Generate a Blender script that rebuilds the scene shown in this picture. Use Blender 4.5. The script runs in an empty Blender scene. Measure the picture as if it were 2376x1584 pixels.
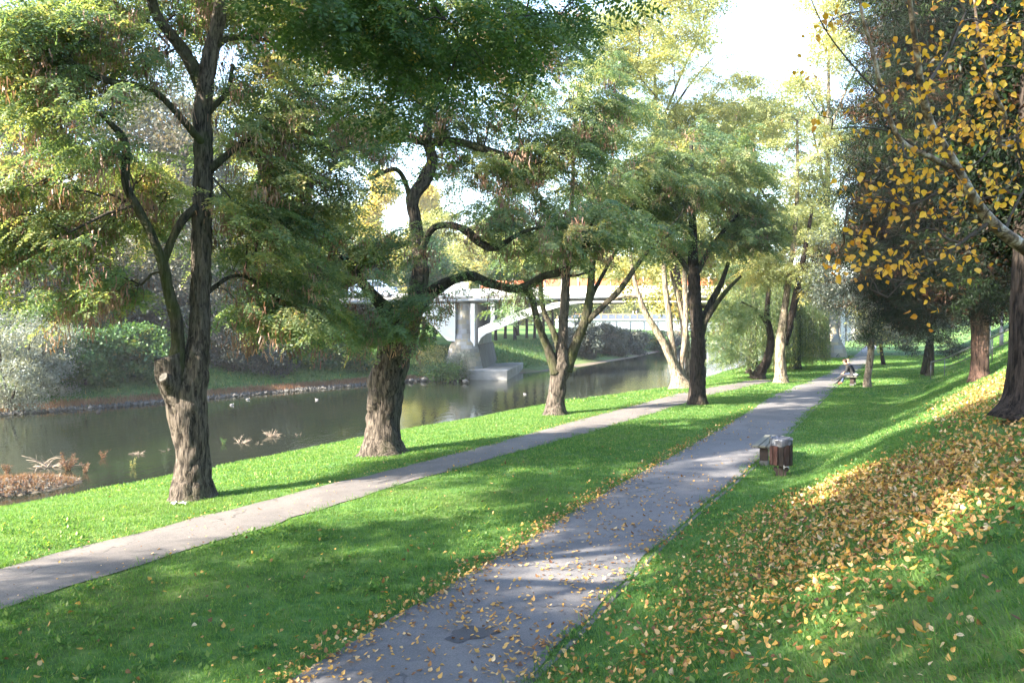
import bpy, math, random
import numpy as np
from mathutils import Vector, Matrix

rng = np.random.default_rng(7)
random.seed(7)
R = math.radians
S = bpy.context.scene
COL = S.collection

# ------------------------------------------------------------------ camera
H = 3.3
FPX = 1914.0            # focal length in photograph pixels
PITCH = math.atan(57.0 / FPX)
cam_d = bpy.data.cameras.new('camera')
cam = bpy.data.objects.new('camera', cam_d)
COL.objects.link(cam)
cam_d.sensor_width = 36.0
cam_d.lens = 36.0 * FPX / 2376.0
cam_d.clip_start = 0.05
cam_d.clip_end = 3000
cam.location = (0, 0, H)
cam.rotation_euler = (R(90) - PITCH, 0, 0)
S.camera = cam

# ------------------------------------------------------------------ sky, sun, exposure
SUN_EL = 29.5
SUN_AZ = -119.0         # compass bearing of the sun from +Y, clockwise
world = bpy.data.worlds.new('World')
S.world = world
world.use_nodes = True
wn = world.node_tree.nodes
wl = world.node_tree.links
wn.clear()
sky = wn.new('ShaderNodeTexSky')
sky.sky_type = 'NISHITA'
sky.sun_disc = False
sky.sun_elevation = R(SUN_EL)
sky.sun_rotation = R(SUN_AZ)
sky.air_density = 1.0
sky.dust_density = 1.0
sky.ozone_density = 1.0
bg = wn.new('ShaderNodeBackground')
bg.inputs['Strength'].default_value = 0.12
wo = wn.new('ShaderNodeOutputWorld')
bw = wn.new('ShaderNodeRGBToBW')           # thin high haze whitens the sky
veil = wn.new('ShaderNodeMix'); veil.data_type = 'RGBA'
veil.inputs[0].default_value = 0.0
wl.new(sky.outputs[0], bw.inputs[0]); wl.new(sky.outputs[0], veil.inputs[6]); wl.new(bw.outputs[0], veil.inputs[7])
wl.new(veil.outputs[2], bg.inputs[0])
wl.new(bg.outputs[0], wo.inputs[0])

sun_d = bpy.data.lights.new('sun', 'SUN')
sun_d.energy = 5.0
sun_d.angle = R(0.53)
sun_d.color = (1.0, 0.90, 0.74)
sun = bpy.data.objects.new('sun', sun_d)
COL.objects.link(sun)
to_sun = Vector((math.sin(R(SUN_AZ)) * math.cos(R(SUN_EL)), math.cos(R(SUN_AZ)) * math.cos(R(SUN_EL)), math.sin(R(SUN_EL))))
sun.rotation_euler = to_sun.to_track_quat('Z', 'Y').to_euler()
sun.location = (-40, -15, 40)

S.view_settings.view_transform = 'Standard'
S.view_settings.look = 'None'
S.view_settings.gamma = 1.0
S.view_settings.use_curve_mapping = False
S.view_settings.exposure = 3.05
S.cycles.max_bounces = 7
S.cycles.diffuse_bounces = 3
S.cycles.glossy_bounces = 3
S.cycles.transmission_bounces = 4
S.cycles.transparent_max_bounces = 6
S.cycles.caustics_reflective = False
S.cycles.caustics_refractive = False
S.cycles.volume_bounces = 0
HAZE = .0004

# ------------------------------------------------------------------ photograph <-> place
cp, sp = math.cos(PITCH), math.sin(PITCH)
def ray(u, v):
    a, b = (u - 1188.0) / FPX, (792.0 - v) / FPX
    return np.array([a, cp + b * sp, -sp + b * cp])
def W(u, v, y):
    d = ray(u, v)
    return np.array([0, 0, H]) + d * (y / d[1])
def G(u, v, z=0.0):
    d = ray(u, v)
    return np.array([0, 0, H]) + d * ((z - H) / d[2])

def edge(pts, z=0.0):
    P = np.array([G(u, v, z) for u, v in pts])
    return P[np.argsort(P[:, 1])]
def curve_fn(P, slope0, slope1):
    ys, xs = P[:, 1], P[:, 0]
    def f(y):
        y = np.asarray(y, float)
        r = np.interp(y, ys, xs)
        r = np.where(y < ys[0], xs[0] + (y - ys[0]) * slope0, r)
        return np.where(y > ys[-1], xs[-1] + (y - ys[-1]) * slope1, r)
    return f
def smooth_fn(f, y0, y1, w=2.5):
    ys = np.linspace(y0, y1, 400)
    acc = np.zeros_like(ys)
    for k in np.linspace(-1, 1, 11):
        acc += f(ys + k * w * np.clip(ys / 25.0, .25, 2))
    P = np.stack([acc / 11, ys, ys * 0], 1)
    s0 = (P[5, 0] - P[0, 0]) / (P[5, 1] - P[0, 1])
    s1 = (P[-1, 0] - P[-6, 0]) / (P[-1, 1] - P[-6, 1])
    return curve_fn(P, s0, s1)

XR = smooth_fn(curve_fn(edge([(1207, 1584), (1298, 1509), (1380, 1418), (1482, 1310), (1584, 1213), (1635, 1173), (1747, 1081),
                    (1849, 984), (1944, 889), (2005, 850), (2024, 825)]), .485, .46), 0, 90)
XM = smooth_fn(curve_fn(edge([(683, 1584), (779, 1505), (868, 1458), (987, 1398), (1106, 1327), (1300, 1208), (1344, 1178),
                    (1482, 1101), (1620, 1025), (1691, 984), (1808, 909), (1900, 877), (1936, 858), (1976, 830), (1994, 817)]), .485, .46), 0, 90)
XL = smooth_fn(curve_fn(edge([(0, 1316), (130, 1287), (253, 1253), (410, 1216), (559, 1175), (800, 1115), (1010, 1066), (1253, 1000),
                    (1300, 988), (1389, 960), (1479, 942), (1555, 916), (1639, 898), (1746, 886)]), .40, .50), 0, 90)
XK = smooth_fn(curve_fn(edge([(0, 1417), (149, 1369), (223, 1339), (372, 1294), (484, 1264), (633, 1220), (800, 1164), (1010, 1100),
                    (1263, 1032), (1376, 1000), (1479, 970), (1555, 947), (1597, 934), (1639, 916), (1683, 906), (1780, 891)]), .40, .50), 0, 90)
WATER = -1.7
_fb = np.array([(-58 - .83 * 60, -60), (-58, 0), (-43.7, 20), (-25.8, 41.6), (-20.2, 47.9), (-10.5, 60.6), (-5.5, 66), (-1.0, 70), (5.5, 78), (15.5, 101),
                (24, 124), (34, 150), (62, 220)])
FB = smooth_fn(curve_fn(np.stack([_fb[:, 0], _fb[:, 1], _fb[:, 0] * 0], 1), .83, .4), -60, 230, 1.5)

def sstep(a, b, x):
    t = np.clip((x - a) / (b - a), 0, 1)
    return t * t * (3 - 2 * t)
T0Y = [0, 8, 12, 17, 24, 34, 43, 60, 100]
T0V = [.3, .4, .6, 1.2, 2.1, 3.3, 4.5, 5.5, 7]
def hump(x, y):
    return .5 * np.sin(x * .9 + 1.3 * np.sin(y * .35)) * np.sin(y * .7 + .6 * np.sin(x * .5)) + .35 * np.sin(x * 2.3 + y * 1.1) * np.sin(y * 1.9 - x)
def terrain(x, y):
    x = np.asarray(x, float); y = np.asarray(y, float)
    t = (x - XR(y)) * .9
    s = t - np.interp(y, T0Y, T0V)
    up = .25 * (s + np.sqrt(s * s + .09)) * sstep(0, .5, t)
    top = np.interp(y, [0, 20, 30, 60], [4.0, 3.4, 2.75, 2.9])
    e = top - up
    up = top - .5 * (e + np.sqrt(e * e + .03))           # soft plateau on the embankment
    back = np.maximum(s - top * 2 - 4.5, 0)
    up = up + .5 * np.clip(back, 0, 14) * sstep(0, 2, back)
    near = up + sstep(1.0, 3.0, t) * .05 * hump(x, y)
    d = (XL(y) - x) * .9
    c = np.interp(y, [0, 25, 35, 45, 70], [5.6, 5.6, 4.8, 3.9, 4.5])
    lawn = -.4 * np.clip(d / c, 0, 1) ** 1.3 + sstep(.3, 1.5, d) * .02 * hump(x, y)
    near = np.where(d > 0, lawn - .62 * np.maximum(d - c, 0), near)
    near = np.maximum(near, -2.7)
    f = (FB(y) - x) * .77
    far = -1.78 + .14 * np.clip(f, -9, 2.2) + .42 * np.clip(f - 2.2, 0, 5) + .02 * np.clip(f - 7.2, 0, 70) + .06 * hump(x * .5, y * .5) * sstep(1, 4, f)
    far = far + .16 * np.clip(f - 75, 0, 160)
    return np.maximum(near, np.maximum(far, -2.7))
def hit(u, v, y0=2.5, y1=140):
    """where the sight line through a pixel of the photograph first meets the ground"""
    d = ray(u, v); d = d / d[1]
    ys = np.concatenate([np.arange(y0, 30, .01), np.arange(30, y1, .05)])
    z = H + d[2] * ys
    b = np.nonzero(z <= terrain(d[0] * ys, ys))[0]
    y = ys[b[0]] if len(b) else y1
    return np.array([d[0] * y, y, float(terrain(d[0] * y, y))])

# ------------------------------------------------------------------ mesh helpers
class MB:
    """collects polygon arrays and links them as one mesh object"""
    def __init__(s):
        s.V, s.F, s.n = [], [], 0
    def add(s, V, F, mat=0, tint=None, smooth=True):
        V = np.asarray(V, np.float32).reshape(-1, 3)
        F = np.asarray(F, np.int64)
        if tint is None: tint = np.full(len(F), .5)
        elif np.isscalar(tint): tint = np.full(len(F), float(tint))
        s.V.append(V); s.F.append((F + s.n, mat, np.asarray(tint, np.float32), smooth)); s.n += len(V)
        return s
    def box(s, a, b, mat=0, bev=0.0, M=None, tint=None):
        a, b = np.array(a, float), np.array(b, float)
        c, h = (a + b) / 2, (b - a) / 2
        if bev <= 0:
            V = np.array([(x, y, z) for x in (-1, 1) for y in (-1, 1) for z in (-1, 1)]) * h
            F = [(0, 1, 3, 2), (4, 6, 7, 5), (0, 4, 5, 1), (2, 3, 7, 6), (0, 2, 6, 4), (1, 5, 7, 3)]
        else:
            bev = min(bev, h.min() * .45)
            V = []; idx = {}
            for x in (-1, 1):
                for y in (-1, 1):
                    for z in (-1, 1):
                        for ax in range(3):
                            p = np.array([x, y, z]) * (h - bev); p[ax] = (x, y, z)[ax] * h[ax]
                            idx[(x, y, z, ax)] = len(V); V.append(p)
            F = []
            for ax in range(3):
                o1, o2 = [(1, 2), (2, 0), (0, 1)][ax]
                for sg in (-1, 1):
                    q = []
                    for p1, p2 in ((-1, -1), (1, -1), (1, 1), (-1, 1)):
                        k = [0, 0, 0]; k[ax] = sg; k[o1] = p1; k[o2] = p2
                        q.append(idx[(k[0], k[1], k[2], ax)])
                    F.append(q if sg > 0 else q[::-1])
            for ax in range(3):
                o1, o2 = [(1, 2), (2, 0), (0, 1)][ax]
                for p1 in (-1, 1):
                    for p2 in (-1, 1):
                        q = []
                        for sg, axf in ((-1, o1), (1, o1), (1, o2), (-1, o2)):
                            k = [0, 0, 0]; k[ax] = sg; k[o1] = p1; k[o2] = p2
                            q.append(idx[(k[0], k[1], k[2], axf)])
                        F.append(q if p1 * p2 > 0 else q[::-1])
            T = []
            for x in (-1, 1):
                for y in (-1, 1):
                    for z in (-1, 1):
                        t = [idx[(x, y, z, 0)], idx[(x, y, z, 1)], idx[(x, y, z, 2)]]
                        T.append(t if x * y * z > 0 else t[::-1])
            V = np.array(V)
            Vw = V + c
            if M is not None: Vw = (np.array(M)[:3, :3] @ Vw.T).T + np.array(M)[:3, 3]
            s.add(Vw, F, mat, tint, False)
            n0 = s.n - len(Vw)
            s.F.append((np.array(T) + n0, mat, np.full(len(T), .5 if tint is None else tint, np.float32), False))
            return s
        Vw = V + c
        if M is not None: Vw = (np.array(M)[:3, :3] @ Vw.T).T + np.array(M)[:3, 3]
        return s.add(Vw, F, mat, tint, False)
    def tube(s, P, r, sides=8, mat=0, cap=True, tint=None, disp=None, sub=0):
        V, F, C = tube_geo(P, r, sides, disp, sub)
        s.add(V, F, mat, tint)
        if cap:
            n0 = s.n - len(V); n = len(V)
            s.F.append((np.array([list(range(n0 + sides - 1, n0 - 1, -1)), list(range(n0 + n - sides, n0 + n))]), mat, np.full(2, .5, np.float32), False))
        return s
    def grid(s, X, Y, Z, mat=0, tint=None, smooth=True):
        n, m = X.shape
        V = np.stack([X, Y, Z], -1).reshape(-1, 3)
        i = np.arange(n * m).reshape(n, m)
        F = np.stack([i[:-1, :-1], i[:-1, 1:], i[1:, 1:], i[1:, :-1]], -1).reshape(-1, 4)
        return s.add(V, F, mat, tint, smooth)
    def mesh(s, name, mats):
        me = bpy.data.meshes.new(name)
        V = np.concatenate(s.V) if s.V else np.zeros((0, 3), np.float32)
        me.vertices.add(len(V)); me.vertices.foreach_set('co', V.ravel())
        nl = sum(F.size for F, *_ in s.F); npoly = sum(len(F) for F, *_ in s.F)
        me.loops.add(nl); me.polygons.add(npoly)
        me.loops.foreach_set('vertex_index', np.concatenate([F.ravel() for F, *_ in s.F]).astype(np.int32))
        tot = np.concatenate([np.full(len(F), F.shape[1]) for F, *_ in s.F])
        me.polygons.foreach_set('loop_start', np.concatenate([[0], np.cumsum(tot)[:-1]]).astype(np.int32))
        me.polygons.foreach_set('material_index', np.concatenate([np.full(len(F), m) for F, m, *_ in s.F]).astype(np.int32))
        me.polygons.foreach_set('use_smooth', np.concatenate([np.full(len(F), sm) for F, _, _, sm in s.F]))
        at = me.attributes.new('tint', 'FLOAT', 'FACE')
        at.data.foreach_set('value', np.concatenate([t for _, _, t, _ in s.F]))
        for m in (mats if isinstance(mats, (list, tuple)) else [mats]): me.materials.append(m)
        me.update(calc_edges=True)
        return me
    def build(s, name, mats, parent=None, **kw):
        o = bpy.data.objects.new(name, s.mesh(name, mats))
        COL.objects.link(o)
        if parent is not None: o.parent = parent
        return tag(o, **kw)

def tag(o, label=None, cat=None, group=None, kind=None):
    if label: o['label'] = label
    if cat: o['category'] = cat
    if group: o['group'] = group
    if kind: o['kind'] = kind
    return o
def thing(name, label, cat, loc=(0, 0, 0), rz=0, group=None):
    o = bpy.data.objects.new(name, None)
    o.empty_display_size = .1
    COL.objects.link(o)
    o.location = [float(k) for k in loc]; o.rotation_euler = (0, 0, rz)
    return tag(o, label, cat, group)
def link(name, me, parent=None, loc=None, rot=None, scale=None, **kw):
    o = bpy.data.objects.new(name, me); COL.objects.link(o)
    if parent is not None: o.parent = parent
    if loc is not None: o.location = [float(k) for k in loc]
    if rot is not None: o.rotation_euler = [float(k) for k in rot]
    if scale is not None: o.scale = (scale,) * 3 if np.isscalar(scale) else scale
    return tag(o, **kw)

def catmull(P, n):
    P = np.asarray(P, float)
    if len(P) == 2: return P[0] + (P[1] - P[0]) * np.linspace(0, 1, n)[:, None]
    Q = np.vstack([2 * P[0] - P[1], P, 2 * P[-1] - P[-2]])
    L = np.concatenate([[0], np.cumsum(np.linalg.norm(np.diff(P[:, :3], axis=0), axis=1))])
    t = np.interp(np.linspace(0, L[-1], n), L, np.arange(len(P)))
    i = np.minimum(t.astype(int), len(P) - 2); f = (t - i)[:, None]
    a, b, c, d = Q[i], Q[i + 1], Q[i + 2], Q[i + 3]
    return .5 * (2 * b + (c - a) * f + (2 * a - 5 * b + 4 * c - d) * f ** 2 + (3 * b - a - 3 * c + d) * f ** 3)
def frames(P):
    T = np.gradient(P, axis=0); T /= np.linalg.norm(T, axis=1)[:, None] + 1e-9
    a = np.array([1.0, 0, 0]) if abs(T[0][0]) < .8 else np.array([0, 1.0, 0])
    N = np.zeros_like(P); N[0] = a - T[0] * a.dot(T[0]); N[0] /= np.linalg.norm(N[0])
    for i in range(1, len(P)):
        n = N[i - 1] - T[i] * N[i - 1].dot(T[i]); N[i] = n / (np.linalg.norm(n) + 1e-9)
    return T, N, np.cross(T, N)
def tube_geo(P, r, sides=8, disp=None, sub=0):
    P = np.asarray(P, float); r = np.broadcast_to(np.asarray(r, float), (len(P),)).copy()
    if sub:
        Q = catmull(np.column_stack([P, r]), sub); P, r = Q[:, :3], np.maximum(Q[:, 3], .001)
    T, N, B = frames(P)
    th = np.linspace(0, 2 * np.pi, sides, endpoint=False)
    rr = r[:, None] * np.ones(sides)
    if disp is not None:
        s = np.concatenate([[0], np.cumsum(np.linalg.norm(np.diff(P, axis=0), axis=1))])
        rr = rr * (1 + disp(th[None, :] + 0 * s[:, None], s[:, None] + 0 * th[None, :], r[:, None]))
    V = P[:, None] + rr[..., None] * (np.cos(th)[None, :, None] * N[:, None] + np.sin(th)[None, :, None] * B[:, None])
    n = len(P); i = np.arange(n * sides).reshape(n, sides)
    j = np.roll(i, -1, 1)
    F = np.stack([i[:-1], j[:-1], j[1:], i[1:]], -1).reshape(-1, 4)
    return V.reshape(-1, 3), F, (P, r)
def bark_disp(seed, amp=.09, cell=.30, wid=.068, flare=0.0, lump=.05):
    g = np.random.default_rng(seed)
    A = g.random((64, 64)); Bn = g.random((32, 16)); off = g.random() * 7
    def val(A, x, y, nx):
        xi = np.floor(x).astype(int); yi = np.floor(y).astype(int); fx = x - xi; fy = y - yi
        fx = fx * fx * (3 - 2 * fx); fy = fy * fy * (3 - 2 * fy)
        a = A[yi % A.shape[0], xi % nx % A.shape[1]]; b = A[yi % A.shape[0], (xi + 1) % nx % A.shape[1]]
        c = A[(yi + 1) % A.shape[0], xi % nx % A.shape[1]]; d = A[(yi + 1) % A.shape[0], (xi + 1) % nx % A.shape[1]]
        return (a * (1 - fx) + b * fx) * (1 - fy) + (c * (1 - fx) + d * fx) * fy
    def f(th, s, r):
        r0 = float(np.median(r))
        n = int(np.clip(round(2 * np.pi * r0 / wid), 8, 40))
        w = val(Bn, th / (2 * np.pi) * 5, s / .5, 5) - .5
        x = (th / (2 * np.pi) * n + w * 1.6 + off)
        v = val(A, x, s / cell, n)
        rid = 1 - np.abs(2 * v - 1)
        big = val(Bn, th / (2 * np.pi) * 4 + 3, s / .8, 4) - .5
        o = -amp * rid ** 1.5 + lump * 2 * big
        if flare: o = o + flare * np.exp(-s / .28) * (.65 + .7 * (val(Bn, th / (2 * np.pi) * 6, s * 0 + 3.3, 6)))
        return o
    return f

# ------------------------------------------------------------------ materials
def mat(name, rough=.8, spec=.3):
    m = bpy.data.materials.new(name); m.use_nodes = True
    nt = m.node_tree; b = nt.nodes['Principled BSDF']
    b.inputs['Roughness'].default_value = rough
    b.inputs['Specular IOR Level'].default_value = spec
    return m, nt, b
def nd(nt, t, **kw):
    n = nt.nodes.new(t)
    for k, v in kw.items():
        if hasattr(n, k): setattr(n, k, v)
        else: n.inputs[k].default_value = v
    return n
def ramp(nt, fac, stops, interp='LINEAR'):
    r = nt.nodes.new('ShaderNodeValToRGB'); e = r.color_ramp.elements
    r.color_ramp.interpolation = interp
    while len(e) < len(stops): e.new(.5)
    for k, (p, c) in enumerate(stops):
        e[k].position = p; e[k].color = (*c, 1)
    nt.links.new(fac, r.inputs[0]); return r.outputs[0]
def coords(nt, scale=(1, 1, 1), kind='Object'):
    tc = nt.nodes.new('ShaderNodeTexCoord'); mp = nt.nodes.new('ShaderNodeMapping')
    mp.inputs['Scale'].default_value = scale
    nt.links.new(tc.outputs[kind], mp.inputs[0]); return mp.outputs[0]
def noise(nt, vec, scale, detail=4, rough=.6, dist=0.0):
    n = nd(nt, 'ShaderNodeTexNoise', Scale=scale, Detail=detail, Roughness=rough, Distortion=dist)
    nt.links.new(vec, n.inputs['Vector']); return n.outputs['Fac']
def mixc(nt, fac, a, b, blend='MIX'):
    m = nt.nodes.new('ShaderNodeMix'); m.data_type = 'RGBA'; m.blend_type = blend
    for val, k in ((fac, 0), (a, 6), (b, 7)):
        if isinstance(val, (int, float)): m.inputs[k].default_value = val
        elif isinstance(val, tuple): m.inputs[k].default_value = (*val, 1)
        else: nt.links.new(val, m.inputs[k])
    return m.outputs[2]
def maprange(nt, v, a, b, c=0.0, d=1.0):
    m = nt.nodes.new('ShaderNodeMapRange')
    for k, x in zip((1, 2, 3, 4), (a, b, c, d)): m.inputs[k].default_value = x
    nt.links.new(v, m.inputs[0]); return m.outputs[0]
def bump(nt, b, height, strength=.4, dist=.02):
    n = nd(nt, 'ShaderNodeBump', Strength=strength, Distance=dist)
    nt.links.new(height, n.inputs['Height']); nt.links.new(n.outputs[0], b.inputs['Normal'])

def leaf_mat(name, stops, trans=.45, gloss=.025, big=.35):
    """leaf colour comes from each leaf's own tint value; thin leaves let light through"""
    m, nt, b = mat(name, .5)
    nt.nodes.remove(b); out = nt.nodes['Material Output']
    a = nd(nt, 'ShaderNodeAttribute', attribute_name='tint')
    vec = coords(nt)
    n = noise(nt, vec, .35, 2)
    f = nd(nt, 'ShaderNodeMath', operation='ADD')
    nt.links.new(a.outputs['Fac'], f.inputs[0]); nt.links.new(maprange(nt, n, .3, .7, -big * .5, big * .5), f.inputs[1])
    a2 = nd(nt, 'ShaderNodeAttribute', attribute_name='tone', attribute_type='INSTANCER')
    f2 = nd(nt, 'ShaderNodeMath', operation='ADD')
    nt.links.new(f.outputs[0], f2.inputs[0]); nt.links.new(a2.outputs['Fac'], f2.inputs[1])
    c = ramp(nt, f2.outputs[0], stops)
    di = nd(nt, 'ShaderNodeBsdfDiffuse'); tr = nd(nt, 'ShaderNodeBsdfTranslucent'); gl = nd(nt, 'ShaderNodeBsdfGlossy', Roughness=.45)
    nt.links.new(c, di.inputs[0])
    tc = mixc(nt, 1.0, c, (1.75, 1.55, .7), 'MULTIPLY')
    nt.links.new(tc, tr.inputs[0])
    mx = nd(nt, 'ShaderNodeMixShader'); mx.inputs[0].default_value = trans
    nt.links.new(di.outputs[0], mx.inputs[1]); nt.links.new(tr.outputs[0], mx.inputs[2])
    mg = nd(nt, 'ShaderNodeMixShader'); mg.inputs[0].default_value = gloss
    nt.links.new(mx.outputs[0], mg.inputs[1]); nt.links.new(gl.outputs[0], mg.inputs[2])
    nt.links.new(mg.outputs[0], out.inputs[0])
    return m

def bark_mat(name, dark, light, moss=(.06, .085, .02), moss_amt=.5, scale=1.0):
    m, nt, b = mat(name, .92, .15)
    v = coords(nt, (9 * scale, 9 * scale, 1.6 * scale)); v2 = coords(nt)
    n1 = noise(nt, v, 2.2, 6, .65, .6); n2 = noise(nt, v2, 1.3, 3)
    n3 = noise(nt, v2, 14, 4)
    c = ramp(nt, n1, [(.40, tuple(np.array(dark) * .5)), (.49, tuple((np.array(dark) * .6 + np.array(light) * .4))), (.60, light)])
    c = mixc(nt, maprange(nt, n3, .45, .65, 0, .45), c, tuple(np.array(light) * .5))
    if moss_amt > 0:
        c = mixc(nt, maprange(nt, n2, .62 - .22 * moss_amt, .75, 0, .85 * min(1, moss_amt)), c, moss)
    nt.links.new(c, b.inputs['Base Color'])
    bump(nt, b, n1, 1.0, .05)
    return m

def solid_mat(name, col, rough=.7, var=.25, scale=6, spec=.3, bumps=.1, metal=0, stretch=(1, 1, 1)):
    m, nt, b = mat(name, rough, spec)
    v = coords(nt, stretch)
    n = noise(nt, v, scale, 5)
    c = np.array(col)
    nt.links.new(ramp(nt, n, [(.25, tuple(c * (1 - var))), (.75, tuple(np.minimum(c * (1 + var), 1)))]), b.inputs['Base Color'])
    b.inputs['Metallic'].default_value = metal
    if bumps: bump(nt, b, n, bumps, .01)
    return m

M = {}
M['locust_bark'] = bark_mat('locust_bark', (.026, .021, .018), (.118, .098, .082), moss_amt=.3)
M['moss_bark'] = bark_mat('moss_bark', (.018, .017, .012), (.07, .06, .045), (.05, .07, .012), .8)
M['pale_bark'] = bark_mat('pale_bark', (.09, .07, .055), (.30, .25, .19), (.11, .125, .04), .5)
M['dark_bark'] = bark_mat('dark_bark', (.011, .009, .008), (.05, .039, .032), moss_amt=.2)
M['thuja_bark'] = bark_mat('thuja_bark', (.045, .027, .021), (.15, .09, .07), moss_amt=0)
M['twig'] = solid_mat('twig', (.045, .036, .03), .9)
M['cut_wood'] = solid_mat('cut_wood', (.11, .10, .088), .9, .3, 20)
GREEN = [(0, (.055, .105, .068)), (.35, (.095, .16, .085)), (.6, (.155, .21, .10)), (.82, (.23, .26, .12)), (1, (.34, .29, .13))]
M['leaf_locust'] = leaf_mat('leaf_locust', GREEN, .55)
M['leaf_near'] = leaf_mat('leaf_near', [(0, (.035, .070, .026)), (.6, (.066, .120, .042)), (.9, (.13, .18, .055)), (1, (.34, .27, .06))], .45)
M['leaf_gold'] = leaf_mat('leaf_gold', [(0, (.10, .13, .06)), (.35, (.18, .215, .095)), (.6, (.26, .285, .125)), (.85, (.36, .345, .13)), (1, (.44, .34, .11))], .45)
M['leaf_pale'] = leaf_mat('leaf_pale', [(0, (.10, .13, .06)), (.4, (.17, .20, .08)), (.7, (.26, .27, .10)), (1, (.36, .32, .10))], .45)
M['leaf_yellow'] = leaf_mat('leaf_yellow', [(0, (.28, .25, .07)), (.5, (.44, .38, .10)), (1, (.55, .48, .15))], .45)
M['leaf_dark'] = leaf_mat('leaf_dark', [(0, (.02, .035, .02)), (.5, (.035, .06, .028)), (1, (.08, .10, .04))], .3)
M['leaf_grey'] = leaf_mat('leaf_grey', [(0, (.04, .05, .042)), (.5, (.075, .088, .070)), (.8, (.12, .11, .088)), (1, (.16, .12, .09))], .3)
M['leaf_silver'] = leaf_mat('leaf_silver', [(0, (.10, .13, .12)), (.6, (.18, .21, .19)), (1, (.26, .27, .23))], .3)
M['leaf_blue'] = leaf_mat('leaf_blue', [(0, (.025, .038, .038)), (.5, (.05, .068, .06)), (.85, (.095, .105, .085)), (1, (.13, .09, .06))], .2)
M['leaf_thuja'] = leaf_mat('leaf_thuja', [(0, (.05, .022, .010)), (.22, (.020, .012, .007)), (.3, (.006, .010, .006)), (.55, (.007, .013, .006)), (.8, (.011, .023, .008)), (1, (.03, .05, .012))], .15, .01)
M['leaf_knot'] = leaf_mat('leaf_knot', [(0, (.028, .075, .028)), (.5, (.05, .115, .035)), (.85, (.10, .16, .045)), (1, (.25, .22, .06))], .35)
M['leaf_willow'] = leaf_mat('leaf_willow', [(0, (.05, .09, .045)), (.5, (.10, .15, .06)), (.85, (.18, .21, .07)), (1, (.28, .25, .06))], .45)
M['pod'] = leaf_mat('pod', [(0, (.09, .05, .04)), (.5, (.22, .12, .092)), (1, (.36, .23, .17))], .25, .03)
M['weed_red'] = leaf_mat('weed_red', [(0, (.09, .05, .032)), (.5, (.17, .088, .055)), (1, (.24, .18, .10))], .3)
M['leaf_fallen'] = leaf_mat('leaf_fallen', [(0, (.10, .045, .025)), (.2, (.25, .125, .045)), (.45, (.46, .28, .10)), (.7, (.48, .27, .05)), (1, (.58, .45, .29))], .2, .03, 0)
M['leaf_birch'] = leaf_mat('leaf_birch', [(0, (.34, .14, .015)), (.5, (.54, .30, .032)), (1, (.64, .42, .075))], .4, .03, .2)

# grass blades
M['grass'] = leaf_mat('grass', [(0, (.040, .112, .032)), (.4, (.080, .185, .046)), (.7, (.145, .245, .065)), (.9, (.22, .29, .09)), (1, (.28, .29, .13))], .52, .015, .9)
# soil under the grass
def ground_material():
    m, nt, b = mat('lawn_soil', .95, .1)
    v = coords(nt)
    n1 = noise(nt, v, 3.0, 6, .7); n2 = noise(nt, v, .25, 3); n3 = noise(nt, v, 55, 3)
    c = ramp(nt, n1, [(.38, (.036, .092, .026)), (.5, (.07, .155, .04)), (.62, (.12, .20, .055))])
    c = mixc(nt, maprange(nt, n3, .45, .75, 0, .5), c, (.085, .135, .03))
    c = mixc(nt, maprange(nt, n2, .48, .62, 0, .5), c, (.14, .15, .045))
    a = nd(nt, 'ShaderNodeAttribute', attribute_name='tint')   # bare soil, bank gravel
    g = mixc(nt, maprange(nt, n3, .35, .65), (.10, .075, .05), (.24, .20, .15))
    c = mixc(nt, maprange(nt, a.outputs['Fac'], .55, .95), c, g)
    nt.links.new(c, b.inputs['Base Color']); bump(nt, b, n3, .5, .03)
    return m
M['soil'] = ground_material()
def asphalt(name, dark, light, crack=False):
    m, nt, b = mat(name, .85, .25)
    v = coords(nt)
    n1 = noise(nt, v, 160, 3, .7); n2 = noise(nt, v, .9, 5, .6); n3 = noise(nt, v, 7, 5, .65)
    c = mixc(nt, maprange(nt, n2, .38, .62), dark, light)
    n4 = noise(nt, v, 62, 3, .7)
    c = mixc(nt, maprange(nt, n4, .50, .66, 0, .45), c, tuple(np.array(light) * 1.45))
    c = mixc(nt, maprange(nt, n4, .48, .36, 0, .5), c, tuple(np.array(dark) * .6))
    c = mixc(nt, maprange(nt, n3, .5, .75, 0, .35), c, tuple(np.array(light) * 1.15))
    c = mixc(nt, maprange(nt, n1, .52, .72, 0, .75), c, tuple(np.array(light) * 1.7))
    c = mixc(nt, maprange(nt, n1, .45, .28, 0, .7), c, tuple(np.array(dark) * .5))
    wv = nd(nt, 'ShaderNodeVectorMath', operation='ADD'); nz = nd(nt, 'ShaderNodeTexNoise', Scale=2.2, Detail=5); nt.links.new(v, nz.inputs['Vector'])
    nt.links.new(v, wv.inputs[0]); nt.links.new(nz.outputs['Color'], wv.inputs[1])
    vo = nd(nt, 'ShaderNodeTexVoronoi', feature='DISTANCE_TO_EDGE', Scale=.42); nt.links.new(wv.outputs[0], vo.inputs['Vector'])
    cr = nd(nt, 'ShaderNodeMath', operation='MULTIPLY'); nt.links.new(maprange(nt, vo.outputs['Distance'], .004, .010, .6, 0), cr.inputs[0]); nt.links.new(maprange(nt, n2, .46, .56), cr.inputs[1])
    c = mixc(nt, cr.outputs[0], c, tuple(np.array(dark) * .35))
    c = mixc(nt, maprange(nt, noise(nt, v, .55, 5, .65, .8), .50, .66, 0, .45), c, tuple(np.array(dark) * .72))
    nt.links.new(c, b.inputs['Base Color']); bump(nt, b, n1, .35, .006)
    return m
M['asphalt'] = asphalt('asphalt', (.105, .102, .108), (.145, .138, .140))
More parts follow.
